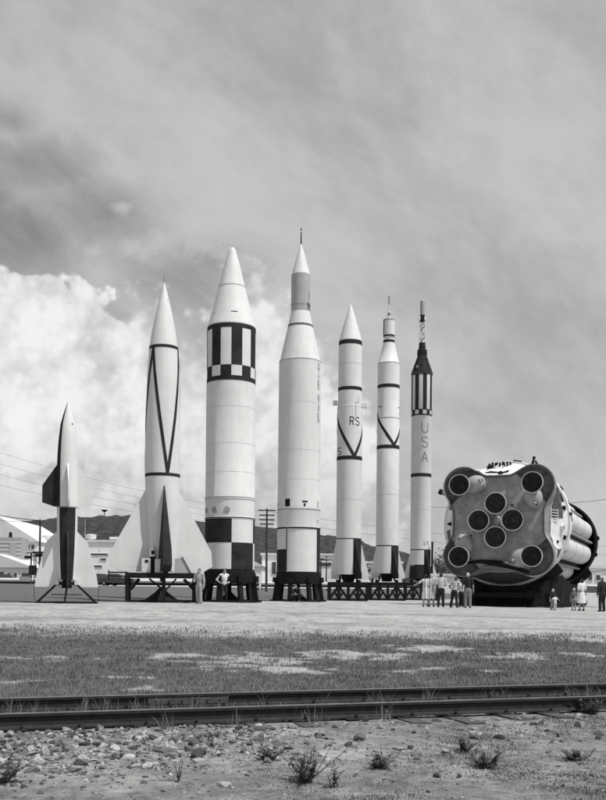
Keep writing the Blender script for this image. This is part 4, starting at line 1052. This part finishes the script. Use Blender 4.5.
    if belt:
        c = MB(); z = hipz + .11; c.lathe([((z - .012) * H, .083 * H), ((z + .012) * H, .083 * H)], 'cloth_d', 28); c.v = [(p[0], p[1] * .76, p[2]) for p in c.v]; c.build('belt', root)
    for i in (0, 1):
        c = MB(); f = ank[i]; c.ell(sc_(f + Vector((0, .04, -.024))), (.029 * H, .078 * H, .022 * H), 'shoe', 14, 8); c.ell(sc_(f + Vector((0, -.012, -.012))), (.027 * H, .033 * H, .030 * H), 'shoe', 12, 8)
        c.v = [(p[0], p[1], max(p[2], 0.004)) for p in c.v]; c.build('shoe', root)
    return root
VIS = 'visitors looking at the lying booster'
person('woman in pale striped dress, her elbow held out, leftmost of the group by the booster', 425.6, 607, 32, 18.9, R(6), top='stripe', bottom='stripe', hair='hair_d', outfit='skirt', arms=('out', 'down'), group=VIS)
person('woman in striped dress with light headscarf, second from left near the booster', 431.3, 607.3, 33, 18.9, R(-20), top='stripe', bottom='stripe', hair='hair_g', cap_='cloth_l', outfit='skirt', arms=('down', 'down'), group=VIS)
person('dark haired man in light shirt and dark trousers between the dresses and plaid shirt', 440.8, 607.3, 34, 19.0, R(-12), top='cloth_l', arms=('down', 'front'), stance=(.075, .07), group=VIS)
person('man in plaid shirt leaning sideways with legs wide apart before the booster', 454.2, 607.4, 31, 19.0, R(-40), top='plaid', arms=('hips', 'hips'), stance=(.13, .10), lean=.25, group=VIS)
person('boy in white shirt half hidden between the plaid shirt and the dark shirt', 461.3, 606.2, 28, 18.3, R(-25), top='cloth_w', hair='hair_d', arms=('front', 'front'), stance=(.06, .06), group=VIS)
person('man in dark shirt and light cap at the right end of the group', 467.6, 607.8, 35, 19.0, R(-10), top='cloth_d', bottom='cloth_g', cap_='cloth_l', arms=('down', 'down'), stance=(.06, .07), group=VIS)
person('fair haired child in dark top standing under the right side of the booster', 552.8, 608.0, 21, 19.2, R(10), top='cloth_d', bottom='cloth_g', hair='hair_f', outfit='trousers', child=True, group=VIS)
person('toddler in white clothes standing in front of the fair haired child', 555.2, 608.8, 15.5, 19.3, R(25), top='cloth_w', bottom='cloth_l', hair='hair_d', child=True, arms=('out', 'out'), group=VIS)
person('blond child in dark striped shirt and shorts beside the woman in white', 573.8, 609, 22.5, 19.3, R(12), top='stripe_d', bottom='cloth_g', hair='hair_f', outfit='shorts', child=True, group=VIS)
person('woman in white blouse and white skirt with dark belt', 581.6, 610.3, 32, 19.5, R(15), top='cloth_w', bottom='cloth_w', hair='hair_d', outfit='skirt', belt=True, arms=('down', 'down'), group=VIS)
person('man in dark suit standing at the right edge, seen from behind', 602.0, 611.4, 34.5, 19.7, R(22), top='cloth_d', bottom='cloth_d', hair='hair_g', sleeves='long', jacket=True, arms=('down', 'down'), group=VIS)
person('man in pale overalls standing under the right fin of the big finned rocket', 199.0, 604.6, 35, 21.6, R(160), top='overall', bottom='overall', sleeves='long', hair='hair_d', arms=('down', 'front'), step=(.03, -.05))
person('man in white shirt and dark trousers with hands on hips by the fattest rocket', 223.8, 603.6, 33, 19.2, R(200), top='cloth_w', hair='hair_d', arms=('hips', 'hips'), lean=.12, sleeves='long')
person('man in dark clothes crouching beneath the tallest rocket', 297.2, 601.0, 26, 16.6, R(150), top='cloth_d', bottom='cloth_d', crouch=True, arms=('front', 'front'), lean=.5, sleeves='long')

# ------------------------------------------------------------------ railway track
RT = thing('railway_track', 'pair of rusty rails crossing the foreground half buried in dirt and weeds', 'railway track', track_pt(0, 0.75, RAILZ - 0.15), TA)
prof = [(-.07, 0), (.07, 0), (.07, .012), (.014, .035), (.012, .115), (.036, .128), (.036, .158), (.028, .164), (-.028, .164), (-.036, .158), (-.036, .128), (-.012, .115), (-.014, .035), (-.07, .012)]
Z0 = 0.15
for s_ in (-0.752, 0.752):
    c = MB(); n = len(prof); xsr = list(np.arange(-60, 61, 1.0)); vs = []; fs = []; fm = []
    for l in xsr:
        wob = .006 * math.sin(l * .7 + s_) ; 
        for a, h in prof: vs.append((l, s_ + a + wob, Z0 + h))
    side, topf = [], []
    for j in range(len(xsr) - 1):
        for i in range(n):
            f = (j * n + i, j * n + (i + 1) % n, (j + 1) * n + (i + 1) % n, (j + 1) * n + i)
            (topf if i in (7, 8) else side).append(f)
    o = len(c.v); c.add(vs, side, 'rust'); k2 = c.mi('railtop')
    for f in topf: c.f.append(tuple(o + i for i in f)); c.m.append(k2)
    rail = c.build('rail', RT, smooth=False)
    for l in (-1.0 if s_ > 0 else 5.5,):
        c = MB(); c.box((l, s_ - .026, Z0 + .075), (1.0, .022, .08), 'tie')
        for i in range(6): c.tube((l - .4 + i * .16, s_ - .06, Z0 + .075), (l - .4 + i * .16, s_ - .03, Z0 + .075), .014, .014, 'rust', 8)
        c.build('joint_bar', rail)
for i in range(-24, 25):
    l = i * .62 + random.uniform(-.05, .05); c = MB(); a = R(random.uniform(-2, 2)); L = 2.6 + random.uniform(-.1, .15)
    c.box((l, random.uniform(-.08, .05), .05 + random.uniform(-.035, .02)), (.22, L, .16), 'tie', Matrix.Rotation(a, 3, 'Z')); tie_ = c.build('tie', RT, smooth=False)
    if abs(i) < 12:
        for s_ in (-.752, .752):
            c = MB(); c.box((l, s_, .148), (.18, .30, .012), 'rust', Matrix.Rotation(a, 3, 'Z'))
            for dx, dy in ((-.05, .085), (.05, -.085), (.05, .10)): c.tube((l + dx, s_ + dy, .14), (l + dx, s_ + dy, .19), .012, .012, 'rust', 6); c.box((l + dx, s_ + dy * .93, .188), (.028, .04, .014), 'rust')
            c.build('tie_plate', tie_, smooth=False)

# ------------------------------------------------------------------ stones, grass, weeds
def scatter_mesh(name, V_, F_, mname, kind='stuff', smooth=False):
    me = bpy.data.meshes.new(name); me.from_pydata(V_, [], F_); me.materials.append(M[mname] if isinstance(mname, str) else mname)
    if smooth: me.polygons.foreach_set('use_smooth', [True] * len(me.polygons))
    return tag(link(name, me), kind=kind)
bm = bmesh.new(); bmesh.ops.create_icosphere(bm, subdivisions=2, radius=1.0); ICO = [v.co.copy() for v in bm.verts]; ICF = [tuple(v.index for v in f.verts) for f in bm.faces]; bm.free()
bm = bmesh.new(); bmesh.ops.create_icosphere(bm, subdivisions=1, radius=1.0); ICO1 = [v.co.copy() for v in bm.verts]; ICF1 = [tuple(v.index for v in f.verts) for f in bm.faces]; bm.free()
def rock_pts(r, sd, ico=ICO):
    """an angular stone: a ball cut by random planes"""
    rnd = random.Random(sd); cuts = [(Vector((rnd.gauss(0, 1), rnd.gauss(0, 1), rnd.gauss(0, 1))).normalized(), rnd.uniform(.35, .75)) for _ in range(10)]
    ax = Vector((rnd.uniform(.75, 1.3), rnd.uniform(.7, 1.1), rnd.uniform(.5, .85))); rot = Matrix.Rotation(rnd.uniform(0, 6.28), 3, 'Z') @ Matrix.Rotation(rnd.uniform(-.4, .4), 3, 'X')
    out = []
    for p in ico:
        p = p.copy()
        for n_, d_ in cuts:
            e = p.dot(n_) - d_
            if e > 0: p -= n_ * e
        out.append(rot @ Vector((p.x * ax.x, p.y * ax.y, p.z * ax.z)) * r)
    return out
Vg, Fg, Tg = [], [], []
def put_stone(x, y, r, sd):
    big = r > .035; P = rock_pts(r, sd, ICO if big else ICO1); o = len(Vg); z = ground(x, y) + r * random.Random(sd).uniform(-.15, .25)
    Vg.extend([(x + p.x, y + p.y, z + p.z) for p in P]); Fg.extend([tuple(o + i for i in f) for f in (ICF if big else ICF1)]); tn = random.Random(sd + 3).choice((.07, .11, .15, .18, .22, .26, .32, .42)); Tg.extend([(tn, tn, tn, 1)] * len(P))
cnt = 0
while cnt < 8500:
    l = random.uniform(-7.5, 7.5); s_ = random.uniform(-3.2, -.15)
    p = track_pt(l, s_); dens = (1 - sstep(-2.6, 0.8, p.x)) * .95 + .06
    dens *= math.exp(-((s_ + 1.0) / 1.05) ** 2) * (0.55 + 1.2 * max(0, fbm(p.x, p.y, .9, 3, 7.7) + .25))
    if random.random() > dens: continue
    r = min(.085, .010 + random.expovariate(1 / .0165)); put_stone(p.x, p.y, r, cnt); cnt += 1
for i in range(5200):                                      # pebbles everywhere in the foreground
    y = random.uniform(5.6, 13); x = random.uniform(-.5 * y, .5 * y); 
    if track_s(x, y) < 1.6: put_stone(x, y, min(.026, .005 + random.expovariate(1 / .007)), 20000 + i)
go = scatter_mesh('gravel', Vg, Fg, 'stone'); ga_ = go.data.color_attributes.new('tone', 'FLOAT_COLOR', 'POINT'); ga_.data.foreach_set('color', np.array(Tg, dtype=np.float32).ravel())
def gpos(px, py):
    u, v = unp(px, py); d = 4.0
    while d < 60:
        if EYE + v * d / FPX <= ground(u * d / FPX, d): break
        d += .02
    return Vector((u * d / FPX, d, ground(u * d / FPX, d)))
for px, py, r, lab in ((197, 758, .085, 'dark rock lying alone right of the stone heap'), (437, 777, .05, 'small dark rock on bare dirt near the bottom right'), (459, 778, .035, 'tiny dark stone right of the small dark rock')):
    p = gpos(px, py); c = MB(); c.add([q_ + Vector((0, 0, r * .4)) for q_ in rock_pts(r, int(px))], ICF, 'rock'); o = c.build('rock', smooth=True, angle=25); o.location = p; tag(o, lab, 'rock')

# grass: bent two-segment blades
gmat = bpy.data.materials.new('grass_blade'); gmat.use_nodes = True; q = G(gmat.node_tree); b = gmat.node_tree.nodes['Principled BSDF']; b.inputs['Roughness'].default_value = .7; b.inputs['Specular IOR Level'].default_value = .15
pos = q.node('ShaderNodeNewGeometry').outputs['Position']
gv = q.m('ADD', q.m('MULTIPLY', q.noise(pos, 1.6, 4, .6), .6), q.m('MULTIPLY', q.noise(pos, 30.0, 2, .6), .4))
gmat.node_tree.links.new(q.grey(q.ramp(gv, .33, .68, .07, .30, False)), b.inputs['Base Color'])
GV, GF = [], []
def blade(x, y, h, w_, z=None):
    a = random.uniform(0, 6.283); l_ = random.uniform(.1, .7) * h; ca, sa = math.cos(a), math.sin(a); b2 = random.uniform(0, 3.14); wx, wy = math.cos(b2) * w_, math.sin(b2) * w_
    z = (ground(x, y) if z is None else z) - .01; o = len(GV)
    mx, my = x + ca * l_ * .3, y + sa * l_ * .3
    GV.extend([(x - wx, y - wy, z), (x + wx, y + wy, z), (mx + wx * .7, my + wy * .7, z + h * .6), (mx - wx * .7, my - wy * .7, z + h * .6), (x + ca * l_, y + sa * l_, z + h)])
    GF.extend([(o, o + 1, o + 2, o + 3), (o + 3, o + 2, o + 4)])
cnt = 0
while cnt < 120000:
    y = 11.0 + 15.5 * random.random() ** 1.15; x = random.uniform(-.40 * y - 1, .40 * y + 1); s_ = track_s(x, y)
    if s_ < .15: continue
    if .70 < (s_ % 10) < .80 and s_ < 1.6: continue
    ga, _ = mask(x, y); ga *= .35 + 1.1 * max(0, fbm(x, y, 1.4, 3, 2.9) + .45)
    if s_ < 1.45: ga *= .55
    if 1.5 < s_ < 1.68: continue
    if random.random() > ga: continue
    h = random.uniform(.02, .075) * (1 + 1.0 * fbm(x, y, 2.6, 2, 1.1)) * (1 + 1.1 * max(0, fbm(x, y, .8, 2, 6.1)))
    if 1.68 <= s_ < 3.0: h *= 1.5
    blade(x, y, h, random.uniform(.003, .006) * (y / 13)); cnt += 1
# long tufts beside the rails
for i in range(140):
    l = random.uniform(-6, 7); s_ = random.choice((.2, .5, 1.15, 1.3, 1.75, 1.9, -.25)) + random.uniform(-.1, .1)
    if s_ < 0 and random.random() < .7: continue
    p = track_pt(l, s_)
    for j in range(random.randint(8, 22)): blade(p.x + random.gauss(0, .05), p.y + random.gauss(0, .05), random.uniform(.08, .26), random.uniform(.003, .0055))
scatter_mesh('grass', GV, GF, gmat)
# low weeds creeping over the near dirt (uncountable)
GV, GF = [], []
for i in range(6000):
    y = random.uniform(6.0, 11.5); x = random.uniform(-.42 * y, .42 * y)
    if track_s(x, y) > -.4: continue
    n_ = fbm(x, y * 1.6, .8, 4, 4.1) + .30 * sstep(-.8, 2.0, x) - .06 * max(0, -x)
    if n_ < .06 or random.random() > (n_ - .03) * 3.2: continue
    for j in range(random.randint(8, 26)):
        blade(x + random.gauss(0, .05), y + random.gauss(0, .05), random.uniform(.006, .024) * (1 + 2 * max(0, n_ - .2)), random.uniform(.002, .005))
scatter_mesh('weeds', GV, GF, 'leaf')
def weed(px, py, wd, ht, nst, label, leafy=1.0, mname='leaf', spread=1.0):
    p = gpos(px, py); root = thing('weed', label, 'plant', p); st_, lf = MB(), MB()
    for i in range(nst):
        a = random.uniform(0, 6.283); tilt = random.uniform(.15, 1.0) * spread; L = ht * random.uniform(.6, 1.15) / max(.45, math.cos(min(1.2, tilt)))
        base = Vector((random.gauss(0, wd * .10), random.gauss(0, wd * .10), 0)); pts = [base]; d_ = Vector((math.cos(a) * math.sin(tilt), math.sin(a) * math.sin(tilt), math.cos(tilt)))
        n = 5
        for j in range(n):
            d_ = (d_ + Vector((random.gauss(0, .13), random.gauss(0, .13), .04))).normalized(); pts.append(pts[-1] + d_ * L / n)
        st_.path(pts, [.004 * (1 - j / (n + 1)) + .0012 for j in range(n + 1)], 'twig', 5)
        for j in range(1, n + 1):
            for kk in range(int(random.uniform(2, 7) * leafy)):
                q0 = pts[j] + Vector((random.gauss(0, .006), random.gauss(0, .006), random.gauss(0, .006))); b2 = random.uniform(0, 6.283); ll = random.uniform(.02, .055) * (ht / .25) ** .4
                dd = Vector((math.cos(b2), math.sin(b2), random.uniform(-.2, .9))).normalized(); ss = dd.cross(Vector((0, 0, 1))).normalized() * ll * .30
                lf.add([q0, q0 + dd * ll * .5 + ss, q0 + dd * ll, q0 + dd * ll * .5 - ss], [(0, 1, 2, 3)], mname)
    st_.build('stems', root); lf.build('leaves', root, smooth=False)
weed(305, 782, .36, .22, 30, 'largest dark twiggy weed in the bare dirt of the foreground', .7, spread=1.15)
weed(268, 760, .2, .13, 14, 'thin low weed left of the largest twiggy weed', 1.0, spread=1.2)
weed(334, 787, .10, .17, 5, 'few upright stalks just right of the largest twiggy weed', .6, spread=.6)
weed(380, 768, .26, .10, 22, 'low spreading weed right of the stalks', 1.4, spread=1.3)
weed(488, 768, .48, .12, 22, 'broad fuzzy weed mat on the right of the foreground', 1.6, spread=1.2)
weed(466, 752, .3, .11, 14, 'fuzzy weed behind the broad weed mat', 1.5, spread=1.2)
weed(575, 712, .26, .16, 14, 'leafy bush growing against the near rail at right', 2.2, spread=1.0)
weed(592, 714, .3, .15, 14, 'leafy bush at the right edge against the near rail', 2.2, spread=1.1)
weed(540, 712, .14, .15, 12, 'small leafy weed against the near rail left of the bushes', 2.0)
weed(5, 782, .22, .14, 14, 'dark weed cut off by the left edge of the foreground', 1.8, spread=1.1)
weed(178, 782, .06, .20, 3, 'single tall dry stalk below the stone heap', .7, spread=.4)
weed(410, 712, .12, .14, 9, 'small weed sprouting at the near rail in the middle', 1.2, spread=.7)
weed(575, 760, .3, .08, 26, 'flat weed patch at lower right', 1.4, spread=1.4)

# ------------------------------------------------------------------ buildings and yard behind
def wx(px, py, d): p = at(px, py, d); return p.x, p.z
def block(label, x0, x1, ytop, d, depth, roof=0.35, wins=(), name='factory_building', wallm='wall', gable=None):
    xa, zt = wx(x0, ytop, d); xb, _ = wx(x1, ytop, d); gz = min(ground(xa, d), ground(xb, d)) - .3; cx = (xa + xb) / 2; W = xb - xa
    t = thing(name, label, 'building', (cx, d, gz)); H = zt - gz
    c = MB()
    c.box((0, depth / 2, H / 2), (W, depth, H), wallm)
    for i in range(1, int(W / 5)): c.box((-W / 2 + i * 5.0, -.03, H / 2), (.12, .06, H), 'white2')
    c.build('wall', t, smooth=False)
    c = MB()
    if gable:
        pk = gable
        c.prism([(-W / 2 - .3, H), (W / 2 + .3, H), (0, H + pk)], lambda a, b_, s_: Vector((a, depth / 2 + s_ * (depth / 2 + .3), b_)), 0, 'roof')
    else: c.box((0, depth / 2, H + roof / 2), (W + .5, depth + .5, roof), 'roof')
    c.build('roof', t, smooth=False)
    for px0, px1, py0, py1 in wins:
        a, z0 = wx(px0, py1, d); b_, z1 = wx(px1, py0, d); f = MB()
        f.box(((a + b_) / 2 - cx, -.04, (z0 + z1) / 2 - gz), (b_ - a + .2, .10, z1 - z0 + .2), 'white2'); fo = f.build('window', t, smooth=False)
        g_ = MB(); g_.box(((a + b_) / 2 - cx, -.085, (z0 + z1) / 2 - gz), (b_ - a, .05, z1 - z0), 'glass'); g_.build('pane', fo, smooth=False)
    return t, cx, gz, H
BL = {}
tA = block('white gabled industrial building behind the smallest rocket at the left edge', -45, 38, 541, 152, 26, gable=4.2, wins=((-20, -6, 545, 556), (0, 3, 566, 576), (27, 30, 545, 549), (31.5, 34.5, 545, 549)))
tB = block('long flat roofed white factory behind the big finned rocket', 40, 240, 541.5, 160, 40, wins=((89, 108, 553.6, 555), (89, 102, 565.5, 567), (101, 106, 558.4, 560.2), (60, 78, 553.5, 555), (47, 54, 566, 572), (212, 222, 556, 560)))
tC = block('white factory wing between the fattest and tallest rockets', 262, 352, 555, 158, 30, wins=((272, 276, 562, 574), (317, 331, 562, 566), (334, 344, 562, 566)))
tS = block('low white shed left of the crossarm pole behind the rockets', 241, 262, 566, 148, 12, gable=1.0, wins=((252, 256, 573, 578),))
tD = block('low pale building behind the slim rockets', 353, 402, 563, 165, 30, wins=((360, 372, 569, 572),))
tE = block('white building at the right edge beyond the lying booster', 578, 660, 568, 118, 26, wins=((588, 592, 575, 580), (596, 600, 575, 580), (610, 625, 573, 580)))
tF = block('low white hut behind the group of visitors', 428, 462, 576, 128, 8, wins=((437, 442, 582, 587),))
def lower_gable():
    return block('lower white building with shallow gable at the left edge', -40, 33, 567, 138, 12, gable=2.0, wins=((0, 4, 572, 579), (8, 11, 573, 577), (14, 17, 573, 577), (22, 30, 573, 578)))
lower_gable()
# silo block
a, zt = wx(4, 538, 146); b_, _ = wx(25, 538, 146)
t = thing('cooling_tower', 'grey box shaped tower rising between the two white gabled buildings', 'tower', ((a + b_) / 2, 146, ground(a, 146)))
c = MB(); h = zt - ground(a, 146); c.box((0, 0, h / 2), (b_ - a, 4, h), 'wallgrey'); c.build('tower_body', t, smooth=False)
c = MB()
for i in range(7): c.box((0, -2.03, h * (.42 + .08 * i)), ((b_ - a) * .98, .06, .12), 'white2')
c.box(((b_ - a) * .14, -2.05, h * .72), ((b_ - a) * .34, .1, h * .34), 'pale'); c.build('louvre', t, smooth=False)
c = MB(); c.tube((-.6, 0, h), (-.6, 0, h + .9), .3, .2, 'dark'); c.build('vent', t)
def roof_vent(px, ytop, ybase, d, label, w_=1.3):
    x, z0 = wx(px, ybase, d); _, z1 = wx(px, ytop, d); t = thing('roof_ventilator', label, 'ventilator', (x, d + 2, z0 - .06), 0, 'white roof ventilators'); h = z1 - z0
    c = MB(); c.lathe([(0, w_ * .55), (h * .35, w_ * .35), (h * .4, w_ * .4)], 'white2', 20, cap=True); c.build('neck', t)
    c = MB(); c.lathe([(h * .4, w_ * .62), (h * .9, w_ * .7), (h, w_ * .35)], 'white', 20, cap=True); c.build('hood', t)
roof_vent(88.5, 533, 541, 160, 'white roof ventilator between the smallest rocket and the finned rocket'); roof_vent(44, 534, 541, 160, 'white roof ventilator left of the smallest rocket')
t = thing('roof_mast', 'thin mast on the factory roof right of the smallest rocket', 'mast', (*[wx(85, 541, 161)[0], 161], wx(85, 541, 161)[1]))
c = MB(); c.tube((0, 0, 0), (0, 0, wx(85, 519, 161)[1] - wx(85, 541, 161)[1]), .07, .04, 'pale', 8); c.build('mast', t)
for i_, (px, y0, y1, wd, lab) in enumerate(((64, 537, 541, 2.2, 'flat duct box on the white factory roof beside the smallest rocket'), (118, 538.5, 541, 3.0, 'long low duct box on the factory roof left of the finned rocket'), (310, 552.5, 555, 2.5, 'duct box on the wing roof right of the tallest rocket'))):
    x, z0 = wx(px, y1, 162); _, z1 = wx(px, y0, 162); t = thing('roof_duct', lab, 'duct', (x, 163, z0 + .3)); c = MB(); c.box((0, 0, (z1 - z0) / 2), (wd, 1.6, z1 - z0), 'white2'); c.build('casing', t, smooth=False); c = MB(); c.tube((wd * .3, 0, z1 - z0), (wd * .3, 0, z1 - z0 + .6), .16, .16, 'dark'); c.build('flue', t)
# radar dish on the hill
p = at(106, 516, 900); t = thing('dish_antenna', 'dark dish antenna standing on the ridge of the wooded hill', 'antenna', (p.x, 893, p.z - 3))
c = MB(); c.tube((0, 0, 0), (0, 0, 6), .5, .35, 'dark', 10); c.build('mast', t)
c = MB(); c.lathe([(6.0, .3), (6.6, 1.6), (7.6, 2.8), (8.2, 3.3), (7.7, 2.6), (6.8, 1.4)], 'dark', 24); c.build('dish', t)
# poles
def pole(px, ytop, ybase, d, arms, label, r=.15):
    x, zt = wx(px, ytop, d); g_ = ground(x, d); t = thing('utility_pole', label, 'utility pole', (x, d, g_)); h = zt - g_
    c = MB(); c.tube((0, 0, 0), (0, 0, h), r, r * .65, 'wood', 12); c.build('pole', t)
    for ya, wd in arms:
        za = wx(px, ya, d)[1] - g_; c = MB(); c.box((0, -.14, za), (wd, .12, .14), 'wood'); co = c.build('crossarm', t, smooth=False)
        for i in range(6): e = MB(); e.lathe([(za + .07, .05), (za + .16, .08), (za + .24, .05)], 'white2', 8, c=(wd * (-.45 + .18 * i), -.14, 0), cap=True); e.build('insulator', co)
    return t, x, d, g_, h
pole(267, 508.5, 597, 112, [(510.5, 2.0), (515.3, 1.75), (519.8, 1.8), (524.2, 1.6)], 'tall utility pole with four crossarms between the fattest and tallest rockets')
pl = pole(40.2, 518.5, 578, 120, [(521, 1.2)], 'utility pole with platform and transformers left of the smallest rocket', .17)
c = MB(); z1 = wx(40, 552.5, 120)[1] - pl[3]; z2 = wx(40, 563, 120)[1] - pl[3]
c.box((-.1, -.1, z1), (1.5, .5, .22), 'dark'); c.box((-.05, -.1, z1 - .35), (.9, .4, .4), 'dark'); c.box((-1.5, -.1, z1 - .6), (.7, .4, .35), 'dark'); c.box((.2, -.1, z2), (.9, .3, .15), 'dark'); c.build('transformer', pl[0], smooth=False)
c = MB()
for dx in (-.7, -1.05): c.tube((dx, 0, 0), (dx, 0, z1), .07, .06, 'wood', 8)
c.box((-.9, .1, z2 - .9), (.9, .3, 1.2), 'dark'); c.box((-1.9, .1, .8), (1.3, .3, .5), 'pale'); c.build('switch_gear', pl[0])
pole(31, 551, 583, 134, [(553, 1.2)], 'short pole before the lower white gable building at the far left', .1); pole(36, 553, 583, 134, [(556, 1.0)], 'short pole just left of the platform pole at the far left', .1); pole(321, 557, 590, 140, [(559, 1.0)], 'short pole right of the tallest rocket', .12); pole(326.5, 556, 590, 142, [(560, 1.6), (563.5, 1.4)], 'short pole with two crossarms left of the rocket lettered RS', .12)
# wires
def wire(a, b_, sag, label, r=.02, n=16):
    pts = [a.lerp(b_, i / n) - Vector((0, 0, sag * 4 * (i / n) * (1 - i / n))) for i in range(n + 1)]; c = MB(); o0 = pts[0]
    c.path([p - o0 for p in pts], r, 'dark', 5); o = c.build('power_line', smooth=False); o.location = o0; tag(o, label, 'wire', 'overhead power lines')
wire(at(40, 520.5, 120), at(-120, 490, 95), .4, 'dark overhead wire running from the platform pole to the left edge', .045)
wire(at(40, 522.5, 120), at(-120, 500, 95), .5, 'second faint overhead wire below the dark wire at the left edge', .02)
for i, (y0, y1) in enumerate(((433, 511), (446, 515.5), (458, 520), (470, 524.5))):
    wire(at(-60, y0, 80), at(262, y1, 112), .9, ('highest', 'second highest', 'third highest', 'lowest')[i] + ' of four faint wires running from the upper left to the crossarm pole', .010)
wire(at(430, 507, 130), at(680, 489, 110), .8, 'faint wire crossing the sky behind the lying booster, high', .025); wire(at(430, 583, 130), at(680, 559, 110), .6, 'faint wire low behind the lying booster at right', .028); wire(at(268, 511, 112), at(700, 548, 150), 1.2, 'faint wire running right from the crossarm pole', .014); wire(at(268, 520, 112), at(700, 556, 150), 1.2, 'faint wire running right from the third crossarm', .014)
# long low guard rail and pipe line in front of the buildings
def pipe_line(x0, x1, d, label, ya, yb):
    a = at(x0, ya, d); b_ = at(x1, ya, d); g_ = min(ground(a.x, d), ground(b_.x, d)); t = thing('pipeline', label, 'pipeline', ((a.x + b_.x) / 2, d, g_)); L = b_.x - a.x
    for i, yy in enumerate((ya, yb)):
        h = at((x0 + x1) / 2, yy, d).z - g_; c = MB(); c.tube((-L / 2, 0, h), (L / 2, 0, h), .24 if i == 0 else .16, .24 if i == 0 else .16, 'white', 12); c.build('pipe', t)
        hh = h
    n = int(L / 4); top = at((x0 + x1) / 2, ya, d).z - g_
    for i in range(n + 1): c = MB(); c.box((-L / 2 + L * i / n, .25, top / 2), (.22, .2, top), 'dark'); c.build('support', t, smooth=False)
    c = MB(); c.box((0, .42, top * .55), (L, .08, top * .5), 'dark'); c.build('backing_board', t, smooth=False)
pipe_line(-60, 258, 128, 'long white pipeline on short supports behind the left rockets', 580.5, 586); pipe_line(262, 425, 136, 'white pipeline on short supports behind the tallest and slim rockets', 584, 588.5)
# cars
def car(label, px, py, d, rz, paint, Lc=4.8):
    p = at(px, py, d); z = ground(p.x, d); t = thing('parked_car', label, 'car', (p.x, d, z), rz)
    def prof_(pts, w0, w1, mname, name, par=t):
        c = MB(); n = len(pts)
        zmin = min(q_[1] for q_ in pts); zmax = max(q_[1] for q_ in pts)
        c.prism(pts, lambda a, b2, s_: Vector((a, s_ * (w0 + (w1 - w0) * ((b2 - zmin) / (zmax - zmin))) / 2, b2)), 0, mname); return c.build(name, par, smooth=False)
    prof_([(-2.4, .35), (2.35, .35), (2.42, .6), (2.3, .88), (1.2, .98), (-1.5, .98), (-2.35, .86), (-2.45, .6)], 1.82, 1.66, paint, 'body')
    prof_([(-1.45, .98), (1.0, .98), (.45, 1.42), (-1.0, 1.44)], 1.6, 1.3, 'glass', 'cabin_glass'); prof_([(-1.05, 1.43), (.48, 1.41), (.3, 1.5), (-.85, 1.52)], 1.32, 1.2, paint, 'roof')
    for sx in (-1.45, 1.45):
        for sy in (-.8, .8):
            c = MB(); c.lathe([(-.1, .14), (-.11, .3), (-.07, .335), (.07, .335), (.11, .3), (.1, .14), (.1, .01)], 'tyre', 20); c.v = [(p_[0] + sx, p_[2] + sy, p_[1] + .335) for p_ in c.v]; wo_ = c.build('wheel', t)
            c = MB(); c.tube((sx, sy * 1.14, .335), (sx, sy * 1.16, .335), .15, .15, 'steel', 14); c.build('hubcap', wo_)
    c = MB(); c.box((2.44, 0, .48), (.1, 1.75, .14), 'steel'); c.build('bumper', t, smooth=False); c = MB(); c.box((-2.46, 0, .48), (.1, 1.75, .14), 'steel'); c.build('bumper', t, smooth=False)
car('pale parked car beyond the woman in white', 597, 601, 66, R(8), 'carw')
car('dark parked car left of the big finned rocket stand', 103, 583, 122, R(5), 'card'); car('grey parked car right of the dark car behind the finned rocket', 117, 583, 121, R(-4), 'card')
car('dark parked car behind the pipeline at the left edge', 8, 583, 131, R(3), 'card')
# trees
def tree(px, ytop, ybase, d, w_, label, n=900):
    x, zt = wx(px, ytop, d); g_ = ground(x, d); h = zt - g_; t = thing('tree', label, 'tree', (x, d, g_), 0, 'trees beyond the yard'); c = MB()
    c.path([(0, 0, 0), (.1, 0, h * .3), (0, .1, h * .7)], [.2, .15, .06], 'wood', 8)
    for i in range(6): a = random.uniform(0, 6.28); c.path([(0, 0, h * (.25 + .06 * i)), (math.cos(a) * w_ * .3, math.sin(a) * w_ * .3, h * (.5 + .06 * i))], [.08, .03], 'wood', 6)
    c.build('trunk', t); c = MB(); cl = [(random.gauss(0, w_ * .22), random.gauss(0, w_ * .22), h * random.uniform(.35, .9), random.uniform(.14, .26) * w_) for _ in range(14)]
    for i in range(n):
        q_ = random.choice(cl); v = Vector((random.gauss(0, 1), random.gauss(0, 1), random.gauss(0, 1))).normalized() * q_[3] * random.uniform(.5, 1); p = Vector(q_[:3]) + v
        if p.z < h * .15: continue
        u = Vector((random.gauss(0, 1), random.gauss(0, 1), random.gauss(0, .6))).normalized() * random.uniform(.1, .24); s_ = u.cross(Vector((random.gauss(0, 1), random.gauss(0, 1), 1))).normalized() * .1
        c.add([p - u, p + s_, p + u, p - s_], [(0, 1, 2, 3)], 'leaf')
    c.build('crown', t, smooth=False)
tree(433, 549, 585, 150, 6.0, 'small dark tree between the rocket lettered USA and the lying booster'); tree(444, 557, 585, 165, 5.0, 'low tree partly behind the left edge of the lying booster'); tree(404, 558, 588, 170, 7.0, 'dark tree behind the stand of the rocket lettered USA')

tree(342, 553, 588, 175, 8.0, 'dark tree beyond the factory wing right of the tallest rocket', 700); tree(372, 561, 588, 150, 4.0, 'small bushy tree between the stands of the two slim rockets', 500)
